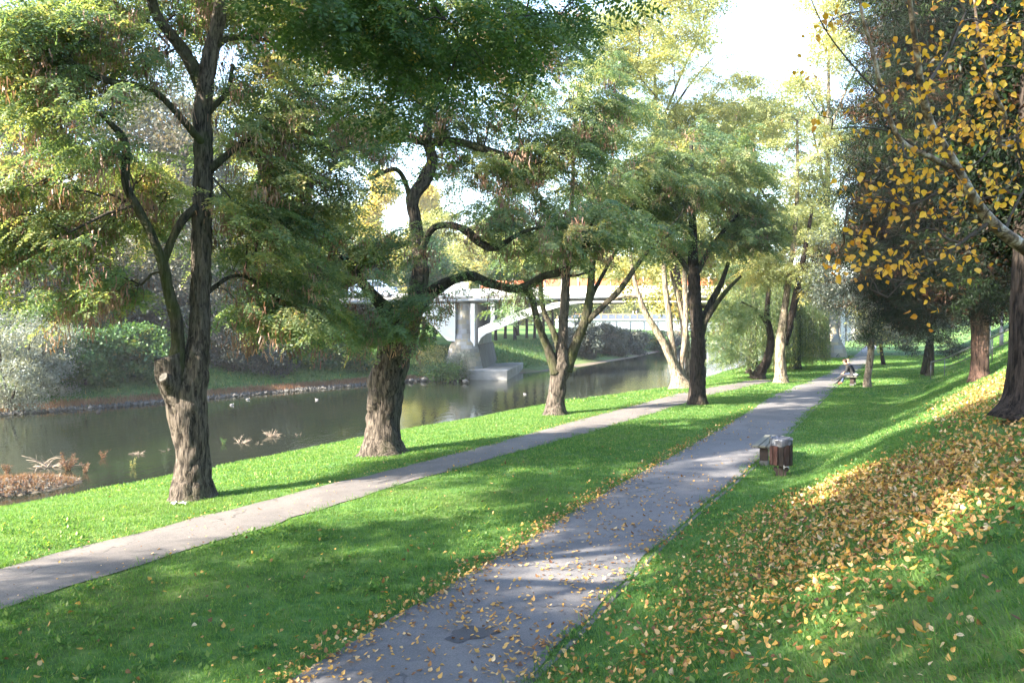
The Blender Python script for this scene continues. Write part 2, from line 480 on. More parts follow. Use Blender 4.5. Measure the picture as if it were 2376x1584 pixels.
M['old_asphalt'] = asphalt('old_asphalt', (.10, .092, .09), (.145, .130, .123))
M['patch'] = asphalt('tar_patch', (.048, .048, .054), (.075, .075, .082))
M['kerb'] = solid_mat('kerb_concrete', (.12, .115, .112), .9, .4, 12)
def water_material():
    m, nt, b = mat('river_water', .06, .5)
    b.inputs['IOR'].default_value = 1.33
    v = coords(nt, (1.0, .45, 1)); v2 = coords(nt)
    n1 = noise(nt, v, 2.6, 4, .55, .3); n2 = noise(nt, v2, .12, 3)
    c = mixc(nt, n2, (.008, .012, .008), (.015, .017, .011))
    nt.links.new(c, b.inputs['Base Color'])
    nt.links.new(maprange(nt, n2, .45, .65, .03, .12), b.inputs['Roughness'])
    bump(nt, b, n1, .22, .05)
    return m
M['water'] = water_material()
M['white_concrete'] = solid_mat('white_concrete', (.64, .64, .63), .8, .08, 1.3, bumps=.05)
M['grey_concrete'] = solid_mat('grey_concrete', (.24, .235, .225), .9, .3, 1.1)
M['dark_concrete'] = solid_mat('dark_concrete', (.11, .108, .105), .9, .4, 1.5, stretch=(1, 1, .3))
M['steel_grey'] = solid_mat('steel_grey', (.26, .29, .33), .5, .2, 2)
M['blue_panel'] = solid_mat('blue_panel', (.085, .105, .15), .4, .2, 2)
M['rail_steel'] = solid_mat('rail_steel', (.14, .145, .15), .45, .25, 8, metal=.5)
M['red_paint'] = solid_mat('red_paint', (.60, .17, .09), .7, .2, 3)
M['wood_rail'] = solid_mat('wood_rail', (.40, .24, .12), .7, .25, 4)
def stone_mat(name, cols):
    m, nt, b = mat(name, .9, .2)
    oi = nd(nt, 'ShaderNodeObjectInfo'); v = coords(nt)
    n = noise(nt, v, 3, 5)
    c = ramp(nt, oi.outputs['Random'], [(i / max(1, len(cols) - 1), k) for i, k in enumerate(cols)])
    c = mixc(nt, maprange(nt, n, .35, .8, 0, .45), c, (.17, .16, .14))
    nt.links.new(c, b.inputs['Base Color']); bump(nt, b, n, .4, .02)
    return m
M['pier_stone'] = stone_mat('pier_stone', [(.20, .20, .20), (.29, .25, .17), (.24, .25, .27), (.17, .165, .15), (.33, .28, .18), (.28, .30, .33)])
M['rock'] = stone_mat('bank_rock', [(.085, .082, .078), (.12, .115, .105), (.065, .062, .06)])
def plank_mat(name, cols, worn):
    m, nt, b = mat(name, .75, .25)
    oi = nd(nt, 'ShaderNodeObjectInfo'); v = coords(nt, (18, 18, 1.5))
    n = noise(nt, v, 2.5, 6, .7, .8)
    c = ramp(nt, oi.outputs['Random'], [(i / max(1, len(cols) - 1), k) for i, k in enumerate(cols)])
    c = mixc(nt, maprange(nt, n, .52, .68, 0, .75), c, worn)
    nt.links.new(c, b.inputs['Base Color']); bump(nt, b, n, .5, .004)
    return m
M['bin_slat'] = plank_mat('bin_slat', [(.022, .009, .008), (.036, .013, .011), (.018, .012, .010), (.042, .015, .012)], (.10, .075, .06))
M['bench_plank'] = plank_mat('bench_plank', [(.10, .10, .085), (.13, .13, .11)], (.20, .20, .17))
M['dark_wood'] = solid_mat('dark_wood', (.035, .025, .022), .8, .4, 12)
def bag_material():
    m, nt, b = mat('bin_liner_film', .25, .5)
    v = coords(nt, (1, 1, .5)); n = noise(nt, v, 9, 3, .5, 1.0)
    nt.links.new(ramp(nt, n, [(.38, (.03, .033, .045)), (.55, (.06, .066, .085)), (.68, (.19, .20, .23))]), b.inputs['Base Color'])
    bump(nt, b, n, .8, .02)
    return m
M['bag'] = bag_material()
M['skin'] = solid_mat('skin', (.52, .30, .22), .55, .1, 20)
M['skin_tan'] = solid_mat('skin_tan', (.45, .24, .16), .55, .1, 20)
M['jacket_dark'] = solid_mat('jacket_dark', (.016, .016, .018), .85, .35, 12, bumps=.4)
M['jacket_navy'] = solid_mat('jacket_navy', (.015, .017, .028), .85, .35, 12, bumps=.4)
M['trousers'] = solid_mat('trousers', (.028, .028, .033), .9, .3, 12, bumps=.4)
M['jeans'] = solid_mat('jeans', (.05, .07, .13), .9, .3, 12, bumps=.4)
M['shoe'] = solid_mat('shoe', (.02, .02, .022), .5, .3, 12)
M['shoe_red'] = solid_mat('shoe_red', (.40, .08, .04), .6, .3, 12)
M['hair_dark'] = solid_mat('hair_dark', (.03, .014, .009), .6, .4, 40)
M['hair_short'] = solid_mat('hair_short', (.16, .10, .075), .7, .3, 40)
M['shirt_blue'] = solid_mat('shirt_blue', (.09, .13, .45), .9, .2, 10)
M['shirt_pale'] = solid_mat('shirt_pale', (.55, .52, .70), .9, .2, 10)
M['white_plastic'] = solid_mat('white_plastic', (.36, .37, .39), .35, .12, 14)
M['blue_car'] = solid_mat('blue_car', (.35, .48, .68), .25, .05, 3, spec=.6, bumps=0)
M['glass_dark'] = solid_mat('glass_dark', (.03, .04, .05), .08, .1, 3, spec=.7, bumps=0)
M['tyre'] = solid_mat('tyre', (.02, .02, .02), .8)
M['duck_white'] = solid_mat('duck_white', (.17, .17, .175), .7, .3)
M['duck_dark'] = solid_mat('duck_dark', (.06, .05, .045), .7, .3)
M['driftwood'] = solid_mat('driftwood', (.25, .20, .155), .9, .35, 9)
def birch_material():
    m, nt, b = mat('birch_bark', .7, .3)
    v = coords(nt, (1, 1, 1)); n1 = noise(nt, v, 16, 5, .65, .5); n2 = noise(nt, v, 45, 4)
    c = ramp(nt, n1, [(.40, (.03, .02, .017)), (.48, (.12, .075, .05)), (.55, (.22, .17, .14)), (.66, (.38, .34, .31))])
    c = mixc(nt, maprange(nt, n2, .56, .66, 0, .8), c, (.07, .05, .045))
    nt.links.new(c, b.inputs['Base Color']); bump(nt, b, n1, .5, .01)
    return m
M['birch_bark'] = birch_material()

# ------------------------------------------------------------------ ground, water, paths
BASES = [hit(u, v)[:2] for u, v in ((446, 1155), (888, 1052), (1290, 962), (1620, 938), (1578, 901), (1812, 888), (1758, 879), (2273, 880), (2374, 966), (2012, 898), (2156, 872))]
BASE_R = [.55, 1.0, .7, .6, .7, .5, .4, .5, .9, .6, .4]
def build_ground():
    ys = np.concatenate([np.linspace(-60, -4, 18), np.arange(-3, 30, .4), np.arange(30, 60, .8), np.arange(60, 130, 2.0), np.geomspace(132, 900, 22)])
    ts = np.concatenate([-np.geomspace(900, 60, 18), np.arange(-58, -26, 1.6), np.arange(-26, 12, .35), np.arange(12, 30, 1.0), np.geomspace(31, 900, 22)])
    Y, T = np.meshgrid(ys, ts, indexing='ij')
    X = XR(np.clip(Y, -60, 140)) + T
    Z = terrain(X, Y)
    Z = np.where(np.abs(T) > 250, Z + .05 * (np.abs(T) - 250), Z)
    Z = Z + np.where(Y > 260, .035 * (Y - 260), 0)
    mb = MB(); mb.grid(X, Y, Z)
    f = (FB(Y) - X) * .77
    bare = np.where((f > -3) & (f < 2.0), .95, .3)
    bare = np.where((Z < -1.2) & (f < 0), .95, bare)
    for (bx_, by_), r_ in zip(BASES, BASE_R):
        bare = np.maximum(bare, .9 - .55 * np.hypot(X - bx_, Y - by_) / r_)
    # worn strip of bare soil below the big dark trunk
    c = (bare[:-1, :-1] + bare[1:, 1:] + bare[1:, :-1] + bare[:-1, 1:]) / 4
    mb.F[-1] = (mb.F[-1][0], 0, c.ravel().astype(np.float32), True)
    mb.build('ground', M['soil'], label='green riverside lawn rising into a leaf strewn slope on the right', kind='structure')
build_ground()
mb = MB()
xs = np.linspace(-250, 200, 60); ysw = np.linspace(-60, 420, 60)
Xw, Yw = np.meshgrid(xs, ysw)
mb.grid(Xw, Yw, Xw * 0 + WATER)
mb.build('river', M['water'], label='calm green brown river reflecting trees and bridge', kind='structure')

def strip(name, fa, fb, y0, y1, m, label, z=.012, n=240):
    ys = np.linspace(y0, y1, n)
    a, b = fa(ys), fb(ys)
    jit = np.interp(ys, np.arange(y0, y1 + 1, .5), rng.normal(0, .035, len(np.arange(y0, y1 + 1, .5))))
    jit2 = np.interp(ys, np.arange(y0, y1 + 1, .5), rng.normal(0, .035, len(np.arange(y0, y1 + 1, .5))))
    k = np.linspace(0, 1, 7)[None, :]
    X = (a + jit)[:, None] * (1 - k) + (b + jit2)[:, None] * k
    Y = np.repeat(ys[:, None], 7, 1)
    mb = MB(); mb.grid(X, Y, X * 0 + z + .015 * (1 - (2 * k - 1) ** 2))
    return mb.build(name, m, label=label, kind='structure')
strip('main_path', XM, XR, 1.0, 96.0, M['asphalt'], 'grey asphalt main path scattered with fallen leaves')
strip('side_path', XL, XK, 1.0, 43.0, M['old_asphalt'], 'narrow worn asphalt path beside the row of locust trees')
# concrete edging on the slope side of the main path
mb = MB()
ys = np.linspace(1, 60, 300)
prof = [(.0, -.05), (.0, .014), (.06, .014), (.06, -.05)]
Xk = np.stack([XR(ys) + dx + .045 for dx, _ in prof], 1); Zk = np.repeat(np.array([[z for _, z in prof]]), len(ys), 0)
mb.grid(Xk, np.repeat(ys[:, None], 4, 1), Zk, smooth=False)
mb.build('kerb', M['kerb'], label='low concrete edging along the right side of the main path', kind='structure')
# dark tar repair on the path
pc = G(1092, 1476)
mb = MB()
th = np.linspace(0, 2 * np.pi, 36, endpoint=False)
rr = 1 + .16 * np.sin(3 * th + 1) + .1 * np.sin(7 * th) + rng.normal(0, .03, 36)
V = np.stack([pc[0] + .23 * rr * np.cos(th) + .10 * np.sin(th), pc[1] + .20 * rr * np.sin(th), np.full(36, .033)], 1)
mb.add(np.vstack([V, V - [0, 0, .03]]), [list(range(36))], 0)
mb.build('tar_patch', M['patch'], label='dark tar patch in the asphalt near the bottom of the picture', kind='structure')

# ------------------------------------------------------------------ foliage
def unit(v): return v / (np.linalg.norm(v, axis=-1, keepdims=True) + 1e-9)
def compound_leaves(C, k, spread, L=.22, m=6, lw=(.05, .022), quads=True, g=rng, droop=.5, tjit=.17):
    """locust leaves round every cluster centre: a stalk with pairs of leaflets; returns vertices and faces"""
    N = len(C) * k
    p = np.repeat(C, k, 0) + g.normal(0, 1, (N, 3)) * spread
    az = g.uniform(0, 2 * np.pi, N); el = -np.abs(g.normal(.35, .45, N))
    d = np.stack([np.cos(az) * np.cos(el), np.sin(az) * np.cos(el), np.sin(el)], 1)
    V, F, nl = leaf_core(p, d, L, m, lw, quads, g, droop)
    tint = np.repeat(np.clip(g.normal(.5, tjit, len(C)), 0, 1), k * nl) + g.normal(0, .10, N * nl)
    return V, F, np.clip(tint, 0, 1)
def leaf_core(p, d, L, m, lw, quads, g, droop):
    N = len(p)
    up = unit(np.array([0, 0, 1.0]) + g.normal(0, .35, (N, 3)))
    s = unit(np.cross(d, up)); n = np.cross(s, d)
    LL = L * g.uniform(.7, 1.25, N)
    fr = np.linspace(.18, 1, m)
    out = []
    for j, f in enumerate(fr):
        for sg in ((-1, 1) if j < m - 1 else (0,)):
            b = p + d * (LL * f)[:, None] - np.array([0, 0, 1.0]) * (LL * f * f * droop * .5)[:, None]
            ld = unit((s * sg * .9 if sg else 0) + d * (.35 if sg else 1) + g.normal(0, .16, (N, 3)) - np.array([0, 0, .18]))
            wd = unit(np.cross(ld, n + g.normal(0, .45, (N, 3))))
            l = (lw[0] * g.uniform(.75, 1.2, N))[:, None]; w = (lw[1] * g.uniform(.8, 1.15, N))[:, None]
            if quads: out.append(np.stack([b, b + ld * l * .5 + wd * w * .5, b + ld * l, b + ld * l * .5 - wd * w * .5], 1))
            else: out.append(np.stack([b - wd * w * .42, b + wd * w * .42, b + ld * l], 1))
    V = np.stack(out, 1)                       # N, leaflets, corners, 3
    nv = V.shape[2]; nl = V.shape[1]
    return V.reshape(-1, 3), np.arange(N * nl * nv).reshape(-1, nv), nl
def spray(g, nsp=3, tl=.75, nleaf=10, L=.27, m=6, lw=(.06, .03), hang=.45, fan=.75):
    """drooping twigs that reach out along +x, each set with locust leaves to both sides"""
    P = []; D = []
    for q in range(nsp):
        az = g.normal(0, fan); l = tl * g.uniform(.65, 1.2); h = hang * g.uniform(.5, 1.6); dz = g.normal(0, .12)
        o = g.normal(0, .12, 3)
        for i in range(nleaf):
            f = (i + g.uniform(.2, .8)) / nleaf
            P.append(o + np.array([math.cos(az) * l * f, math.sin(az) * l * f, (dz + .25) * l * f - h * l * f * f]))
            sg = (1 if i % 2 else -1) * g.uniform(.5, 1.25) * (1 - .5 * f)
            D.append([math.cos(az + sg), math.sin(az + sg), -g.uniform(.1, .55) - .5 * f * h])
    V, F, nl = leaf_core(np.array(P), unit(np.array(D)), L, m, lw, True, g, .55)
    t = np.clip(.5 + np.repeat(g.normal(0, .10, len(P)), nl) + g.normal(0, .07, len(P) * nl), 0, 1)
    return V, F, t
def simple_leaves(C, k, spread, l, w, quads=False, g=rng, dirn=None, flat=.5, tmean=.5, tvar=.2):
    """single leaves round every cluster centre"""
    N = len(C) * k
    p = np.repeat(C, k, 0) + g.normal(0, 1, (N, 3)) * spread
    d = unit(g.normal(0, 1, (N, 3)) + (np.array([0, 0, -.5]) if dirn is None else np.array(dirn)))
    wd = unit(np.cross(d, np.array([0, 0, 1.0]) * flat + g.normal(0, 1, (N, 3)) * (1 - flat) + 1e-3))
    ll = (l * g.uniform(.7, 1.3, N))[:, None]; ww = (w * g.uniform(.7, 1.3, N))[:, None]
    if quads: V = np.stack([p, p + d * ll * .5 + wd * ww * .5, p + d * ll, p + d * ll * .5 - wd * ww * .5], 1)
    else: V = np.stack([p - wd * ww * .45, p + wd * ww * .45, p + d * ll], 1)
    tint = np.repeat(np.clip(g.normal(tmean, tvar, len(C)), 0, 1), k) + g.normal(0, .10, N)
    nv = V.shape[1]
    return V.reshape(-1, 3), np.arange(N * nv).reshape(-1, nv), np.clip(tint, 0, 1)
def clump(P, s):
    x, y, z = (P * s).T
    return (np.sin(x * 2.1 + 1.3 * np.sin(y * 1.7) + .7) * np.sin(y * 2.3 + 1.1 * np.sin(z * 1.9)) + np.sin(z * 2.6 + 1.2 * np.sin(x * 1.5 + y))) * .5
def in_blobs(blobs, g=rng, shell=.55):
    """cluster centres spread through ellipsoids (cx, cy, cz, rx, ry, rz, n), thicker towards their skins"""
    out = []
    for cx, cy, cz, rx, ry, rz, n in blobs:
        d = unit(g.normal(0, 1, (n, 3))); r = g.uniform(0, 1, n) ** (1 / 3.0)
        r = np.where(g.random(n) < shell, .72 + .28 * r, r)
        out.append(np.array([cx, cy, cz]) + d * r[:, None] * np.array([rx, ry, rz]))
    return np.concatenate(out)
def twig_net(mb, C, nodes, mat_i, r0=.006, expo=.45, sag=.12, sides=4, maxr=.05):
    """joins every cluster centre to the nearest limb or earlier twig, so that the crown hangs on real branches"""
    nodes = np.asarray(nodes, float)
    d0 = np.min(np.linalg.norm(C[:, None] - nodes[None], axis=2), 1)
    order = np.argsort(d0)
    pos = [*nodes]; par = [-1] * len(nodes); arr = np.zeros((len(nodes) + 2 * len(C) + 2, 3)); arr[:len(nodes)] = nodes; n = len(nodes)
    base = np.zeros(len(arr))
    segs = []
    for i in order:
        c = C[i]
        dist = np.linalg.norm(arr[:n] - c, axis=1) + .25 * base[:n]
        j = int(np.argmin(dist))
        L = np.linalg.norm(arr[j] - c)
        mid = (arr[j] + c) / 2 + np.array([0, 0, sag * L]) + rng.normal(0, .06 * L + 1e-4, 3)
        arr[n] = mid; base[n] = base[j] + L / 2; arr[n + 1] = c; base[n + 1] = base[j] + L
        par += [j, n]; n += 2
    load = np.zeros(n); load[len(nodes):] = .5
    for k in range(n - 1, len(nodes) - 1, -1):
        if par[k] >= 0: load[par[k]] += load[k]
    V = []; F = []; q = 0
    th = np.linspace(0, 2 * np.pi, sides, endpoint=False)
    for k in range(len(nodes), n):
        a, b = arr[par[k]], arr[k]
        ra = min(r0 * load[k] ** expo, maxr) * 1.08; rb = min(r0 * max(load[k] - .5, .35) ** expo, maxr)
        t = b - a; L = np.linalg.norm(t)
        if L < 1e-4: continue
        t = t / L; x = np.cross(t, [0.3, .2, 1.0]); x /= np.linalg.norm(x) + 1e-9; y = np.cross(t, x)
        ring = np.cos(th)[:, None] * x + np.sin(th)[:, None] * y
        V.append(a + ring * ra); V.append(b + ring * rb)
        i = np.arange(sides) + q; j2 = np.roll(np.arange(sides), -1) + q
        F.append(np.stack([i, j2, j2 + sides, i + sides], 1)); q += 2 * sides
    if V: mb.add(np.concatenate(V), np.concatenate(F), mat_i)
def limb_pts(px, y0, n=None):
    """(u, v, width px, depth offset) -> points and radii"""
    P = np.array([W(u, v, y0 + dy) for u, v, w, dy in px])
    r = np.array([w * .5 * (y0 + dy) / FPX for u, v, w, dy in px])
    return P, r
def px_blobs(blobs, y0):
    out = []
    for b in blobs:
        u, v, ru, rv, n = b[:5]; dy = b[5] if len(b) > 5 else 0; rd = b[6] if len(b) > 6 else None
        y = y0 + dy; c = W(u, v, y); k = y / FPX
        out.append((c[0], c[1], c[2], ru * k, (rd if rd else max(1.0, ru * k * .9)), rv * k, n))
    return out

def add_pods(root, C, per, g=rng, size=(.12, .022)):
    k = per
    N = len(C) * k
    p = np.repeat(C, k, 0) + g.normal(0, 1, (N, 3)) * np.array([.13, .13, .13])
    d = unit(np.array([0, 0, -1.0]) + g.normal(0, .22, (N, 3)))
    wd = unit(np.cross(d, g.normal(0, 1, (N, 3))))
    l = (size[0] * g.uniform(.7, 1.3, N))[:, None]; w = size[1]
    V = np.stack([p - wd * w * .5, p + wd * w * .5, p + wd * w * .35 + d * l, p - wd * w * .35 + d * l], 1)
    mb = MB(); mb.add(V.reshape(-1, 3), np.arange(N * 4).reshape(-1, 4), 0, np.clip(np.repeat(g.normal(.5, .2, len(C)), k) + g.normal(0, .1, N), 0, 1), False)
    mb.build('seed_pod_cluster', M['pod'], root, kind='stuff')

def crown_build(name, root, mats, twigs, templates, pts, g, tone=.15, smin=.8, smax=1.25, tilt=.2, axis=None):
    """a crown: real twigs, plus a few leafy sprays of its own mesh that a node modifier repeats at the twig ends"""
    mb = twigs; nt_ = mb.n; rng_ = []
    for V, F, t in templates:
        a = mb.n; mb.add(V, F, 0, t, False); rng_.append((a, mb.n))
    p0 = mb.n; mb.V.append(np.asarray(pts, np.float32)); mb.n += len(pts); n = mb.n
    me = mb.mesh(name, mats)
    k = np.zeros(n, np.int32)
    for q, (a, b) in enumerate(rng_): k[a:b] = q + 1
    K = len(templates); k[p0:] = 11 + g.integers(0, K, len(pts))
    me.attributes.new('role', 'INT', 'POINT').data.foreach_set('value', k)
    rt = np.zeros((n, 3), np.float32); rt[p0:] = np.stack([g.normal(0, tilt, len(pts)), g.normal(0, tilt, len(pts)), g.uniform(0, 6.283, len(pts)) if axis is None else np.arctan2(pts[:, 1] - axis[1], pts[:, 0] - axis[0]) + g.normal(0, .7, len(pts))], 1)
    me.attributes.new('turn', 'FLOAT_VECTOR', 'POINT').data.foreach_set('vector', rt.ravel())
    sc = np.ones(n, np.float32); sc[p0:] = g.uniform(smin, smax, len(pts)); me.attributes.new('size', 'FLOAT', 'POINT').data.foreach_set('value', sc)
    tn = np.zeros(n, np.float32); tn[p0:] = g.normal(0, tone, len(pts)); me.attributes.new('tone', 'FLOAT', 'POINT').data.foreach_set('value', tn)
    o = bpy.data.objects.new(name, me); COL.objects.link(o); o.parent = root; tag(o, kind='stuff')
    ng = bpy.data.node_groups.get('sprays_%d' % K)
    if ng is None:
        ng = bpy.data.node_groups.new('sprays_%d' % K, 'GeometryNodeTree')
        ng.interface.new_socket('Geometry', in_out='INPUT', socket_type='NodeSocketGeometry'); ng.interface.new_socket('Geometry', in_out='OUTPUT', socket_type='NodeSocketGeometry')
        N = ng.nodes; Lk = ng.links; gi = N.new('NodeGroupInput'); go = N.new('NodeGroupOutput'); jn = N.new('GeometryNodeJoinGeometry')
        def attr(nm, t):
            a = N.new('GeometryNodeInputNamedAttribute'); a.data_type = t; a.inputs['Name'].default_value = nm
            return [x for x in a.outputs if x.enabled and x.name == 'Attribute'][0]
        role = attr('role', 'INT'); turn = attr('turn', 'FLOAT_VECTOR'); size = attr('size', 'FLOAT')
        e2r = N.new('FunctionNodeEulerToRotation'); Lk.new(turn, e2r.inputs[0])
        def pick(v):
            c = N.new('FunctionNodeCompare'); c.data_type = 'INT'; c.operation = 'EQUAL'
            i = [x for x in c.inputs if x.enabled]; Lk.new(role, i[0]); i[1].default_value = v
            sp_ = N.new('GeometryNodeSeparateGeometry'); sp_.domain = 'POINT'; Lk.new(gi.outputs[0], sp_.inputs['Geometry']); Lk.new(c.outputs[0], sp_.inputs['Selection']); return sp_.outputs[0]
        Lk.new(pick(0), jn.inputs[0])
        for q in range(K):
            ip = N.new('GeometryNodeInstanceOnPoints'); Lk.new(pick(11 + q), ip.inputs['Points']); Lk.new(pick(1 + q), ip.inputs['Instance'])
            Lk.new(e2r.outputs[0], ip.inputs['Rotation']); Lk.new(size, ip.inputs['Scale']); Lk.new(ip.outputs[0], jn.inputs[0])
        Lk.new(jn.outputs[0], go.inputs[0])
    md = o.modifiers.new('sprays', 'NODES'); md.node_group = ng
    return o
Z1 = np.zeros((1, 3))
def locust_sprays(k, spread, L, m, lw, g, K=4):
    return [spray(g, max(2, round(k / 10)), spread[0] * 2.3, 10, L, m, lw) for q in range(K)]
def leaf_sprays(k, spread, l, w, g, K=4, dirn=None, flat=.5, tmean=.5):
    return [simple_leaves(Z1, k, np.array([spread, spread, spread * .5]) if np.isscalar(spread) else np.array(spread), l, w, True, g, dirn=dirn, flat=flat, tmean=tmean, tvar=0) for q in range(K)]

def keep_clear(C, rects):
    """drops sprays that would hang in front of a bare length of trunk"""
    for u0, u1, v0, v1 in rects:
        u = 1188 + FPX * C[:, 0] / C[:, 1]; v = 735 - FPX * (C[:, 2] - H) / C[:, 1]
        C = C[~((u > u0) & (u < u1) & (v > v0) & (v < v1))]
    return C
def hero_tree(name, label, cat, base, y0, trunk, limbs, blobs, group, bark='locust_bark', limb_bark='moss_bark', leaf='leaf_locust', k=18,
              spread=(.30, .30, .14), L=.22, m=7, lw=(.052, .023), quads=True, pods=.3, flare=.55, seed=1, sides=44, pods_per=40, extra=None, amp=.19, lump=.07, fill=.25, gap=1.0, thin=-.12, clear=()):
    root = thing(name, label, cat, base, 0, group)
    g = np.random.default_rng(seed)
    off = np.array(base)
    def loc(P): return np.asarray(P) - off
    P, r = limb_pts(trunk, y0)
    P[0] = base; P[0][2] -= .06
    n = int(max(30, np.linalg.norm(np.diff(P, axis=0), axis=1).sum() / .05))
    mb = MB(); mb.tube(loc(P), r, sides, sub=min(n, 190), disp=bark_disp(seed, amp, flare=flare, lump=lump))
    mb.build('trunk', M[bark], root)
    nodes = [catmull(P, 24)[8:]]
    for q, lb in enumerate(limbs):
        P, r = limb_pts(lb, y0)
        n = int(max(12, np.linalg.norm(np.diff(P, axis=0), axis=1).sum() / .07))
        mb = MB(); mb.tube(loc(P), r, max(10, int(sides * .5)), sub=min(n, 110), disp=bark_disp(seed * 31 + q, amp * .8, lump=.07))
        mb.build('limb', M[limb_bark], root)
        nodes.append(catmull(P, 14))
    nodes = np.concatenate(nodes)
    C = in_blobs([(*b[:6], int(b[6] * 1.5)) for b in px_blobs(blobs, y0)], g)
    C = C[clump(C, gap) > thin + g.normal(0, .12, len(C))]
    C = keep_clear(C, clear)
    if extra is not None: C = np.vstack([C, extra])
    mb = MB()
    twig_net(mb, loc(C), loc(nodes), 1)
    n2 = int(len(C) * fill); C2 = keep_clear(C[g.integers(0, len(C), n2)] + g.normal(0, 1, (n2, 3)) * np.array(spread) * 1.1, clear)
    crown_build('crown', root, [M[leaf], M['twig']], mb, locust_sprays(k, spread, L, m, lw, g, 5), loc(np.vstack([C, C2])), g, tilt=.16, axis=loc(nodes).mean(0))
    if pods > 0:
        sel = g.random(len(C)) < pods
        add_pods(root, loc(C[sel]) + g.normal(0, .22, (int(sel.sum()), 3)) - np.array([0, 0, .22]), pods_per, g)
    return root

ROW = 'locust trees in a row along the river bank'
b1 = hit(446, 1155)
Y1 = b1[1]
t1 = hero_tree('locust_tree', 'forked locust with sawn off stub low on its trunk, nearest of the row', 'tree', b1, Y1,
    [(448, 1158, 92, 0), (446, 1080, 80, 0), (440, 1000, 84, 0), (433, 930, 96, 0), (452, 860, 72, 0), (461, 780, 50, .05), (464, 690, 49, .1), (468, 590, 50, .15), (470, 480, 50, .2), (474, 380, 47, .2),
     (470, 270, 42, .2), (480, 170, 42, .1), (500, 80, 36, .1), (512, 0, 32, 0), (520, -120, 24, 0), (535, -280, 14, .2)],
    [[(432, 935, 70, -.05), (412, 860, 50, -.15), (412, 800, 34, -.2), (408, 740, 34, -.25), (392, 680, 28, -.3), (380, 620, 26, -.35), (352, 545, 22, -.45), (318, 480, 22, -.5), (292, 425, 22, -.6), (290, 330, 20, -.7), (240, 270, 10, -1.0)],
     [(378, 610, 22, -.35), (400, 555, 18, -.3), (425, 510, 20, -.2), (455, 480, 18, 0)],
     [(474, 225, 30, .15), (452, 165, 34, .1), (430, 125, 30, 0), (400, 85, 28, -.2), (365, 40, 26, -.4), (350, -10, 24, -.5), (330, -130, 14, -.8)],
     [(474, 410, 22, .2), (500, 382, 20, .2), (545, 345, 15, .5), (610, 300, 9, .9)],
     [(472, 275, 18, .2), (496, 248, 15, .2), (528, 210, 12, .3), (540, 150, 10, .4)],
     [(482, 135, 18, .1), (510, 102, 16, .1), (545, 88, 13, .3), (620, 95, 8, .7), (680, 140, 5, 1.0)],
     [(468, 330, 20, .1), (360, 215, 16, -.8), (240, 185, 17, -1.4), (120, 120, 13, -2), (45, 95, 9, -2.4)],
     [(464, 690, 14, .1), (560, 640, 9, .8), (680, 720, 12, 1.6)]],
    [(60, 110, 120, 110, 30, -1.5), (190, 130, 140, 110, 42, -1), (310, 60, 130, 90, 24, .5), (60, 330, 110, 130, 30, -1), (220, 280, 120, 100, 34, -1.2), (60, 500, 100, 110, 26, -.5),
     (150, 600, 110, 100, 32, -.6), (250, 470, 110, 110, 26, .8), (240, 690, 120, 50, 20, -.5), (340, 380, 90, 110, 16, 1), (590, 60, 110, 90, 20, .5), (620, 230, 120, 120, 30, .8),
     (570, 400, 90, 110, 26, .8), (690, 400, 110, 130, 34, .9), (600, 560, 110, 110, 36, 1), (730, 560, 90, 110, 28, 1.2), (660, 680, 110, 70, 26, 1.2), (560, 740, 70, 50, 12, .6),
     (780, 300, 90, 100, 24, 1.4), (480, 40, 140, 60, 14, 1), (420, 600, 60, 120, 12, 1.6),
     (450, -160, 420, 170, 110, .3), (300, -60, 200, 80, 34, 0), (700, -40, 150, 90, 34, .6)],
    ROW, seed=11, clear=((330, 520, 560, 900), (180, 330, 690, 900)), k=32, fill=.3, thin=-.24, m=6, lw=(.068, .034), L=.27, pods=.6, flare=.42)
# sawn stub of tree one
mb = MB()
P, r = limb_pts([(415, 935, 60, -.12), (395, 870, 66, -.2), (392, 826, 62, -.24)], Y1)
V, F, (PP, rr) = tube_geo(P - b1, r, 26, bark_disp(77, .08, lump=.06), 16)
V[-26:, 2] += (V[-26:, 0] - V[-26:, 0].mean()) * .35
mb.add(V, F, 0); mb.F.append((np.array([list(range(len(V) - 26, len(V)))]), 1, np.full(1, .5, np.float32), False))
mb.build('sawn_stub', [M['locust_bark'], M['cut_wood']], t1)
P, r = limb_pts([(395, 900, 40, -.3), (384, 880, 30, -.5), (378, 874, 24, -.56)], Y1)
mb = MB(); V, F, _ = tube_geo(P - b1, r, 16, bark_disp(78, .05), 8)
mb.add(V, F, 0); mb.F.append((np.array([list(range(len(V) - 16, len(V)))]), 1, np.full(1, .5, np.float32), False))
mb.build('sawn_stub', [M['locust_bark'], M['cut_wood']], t1)

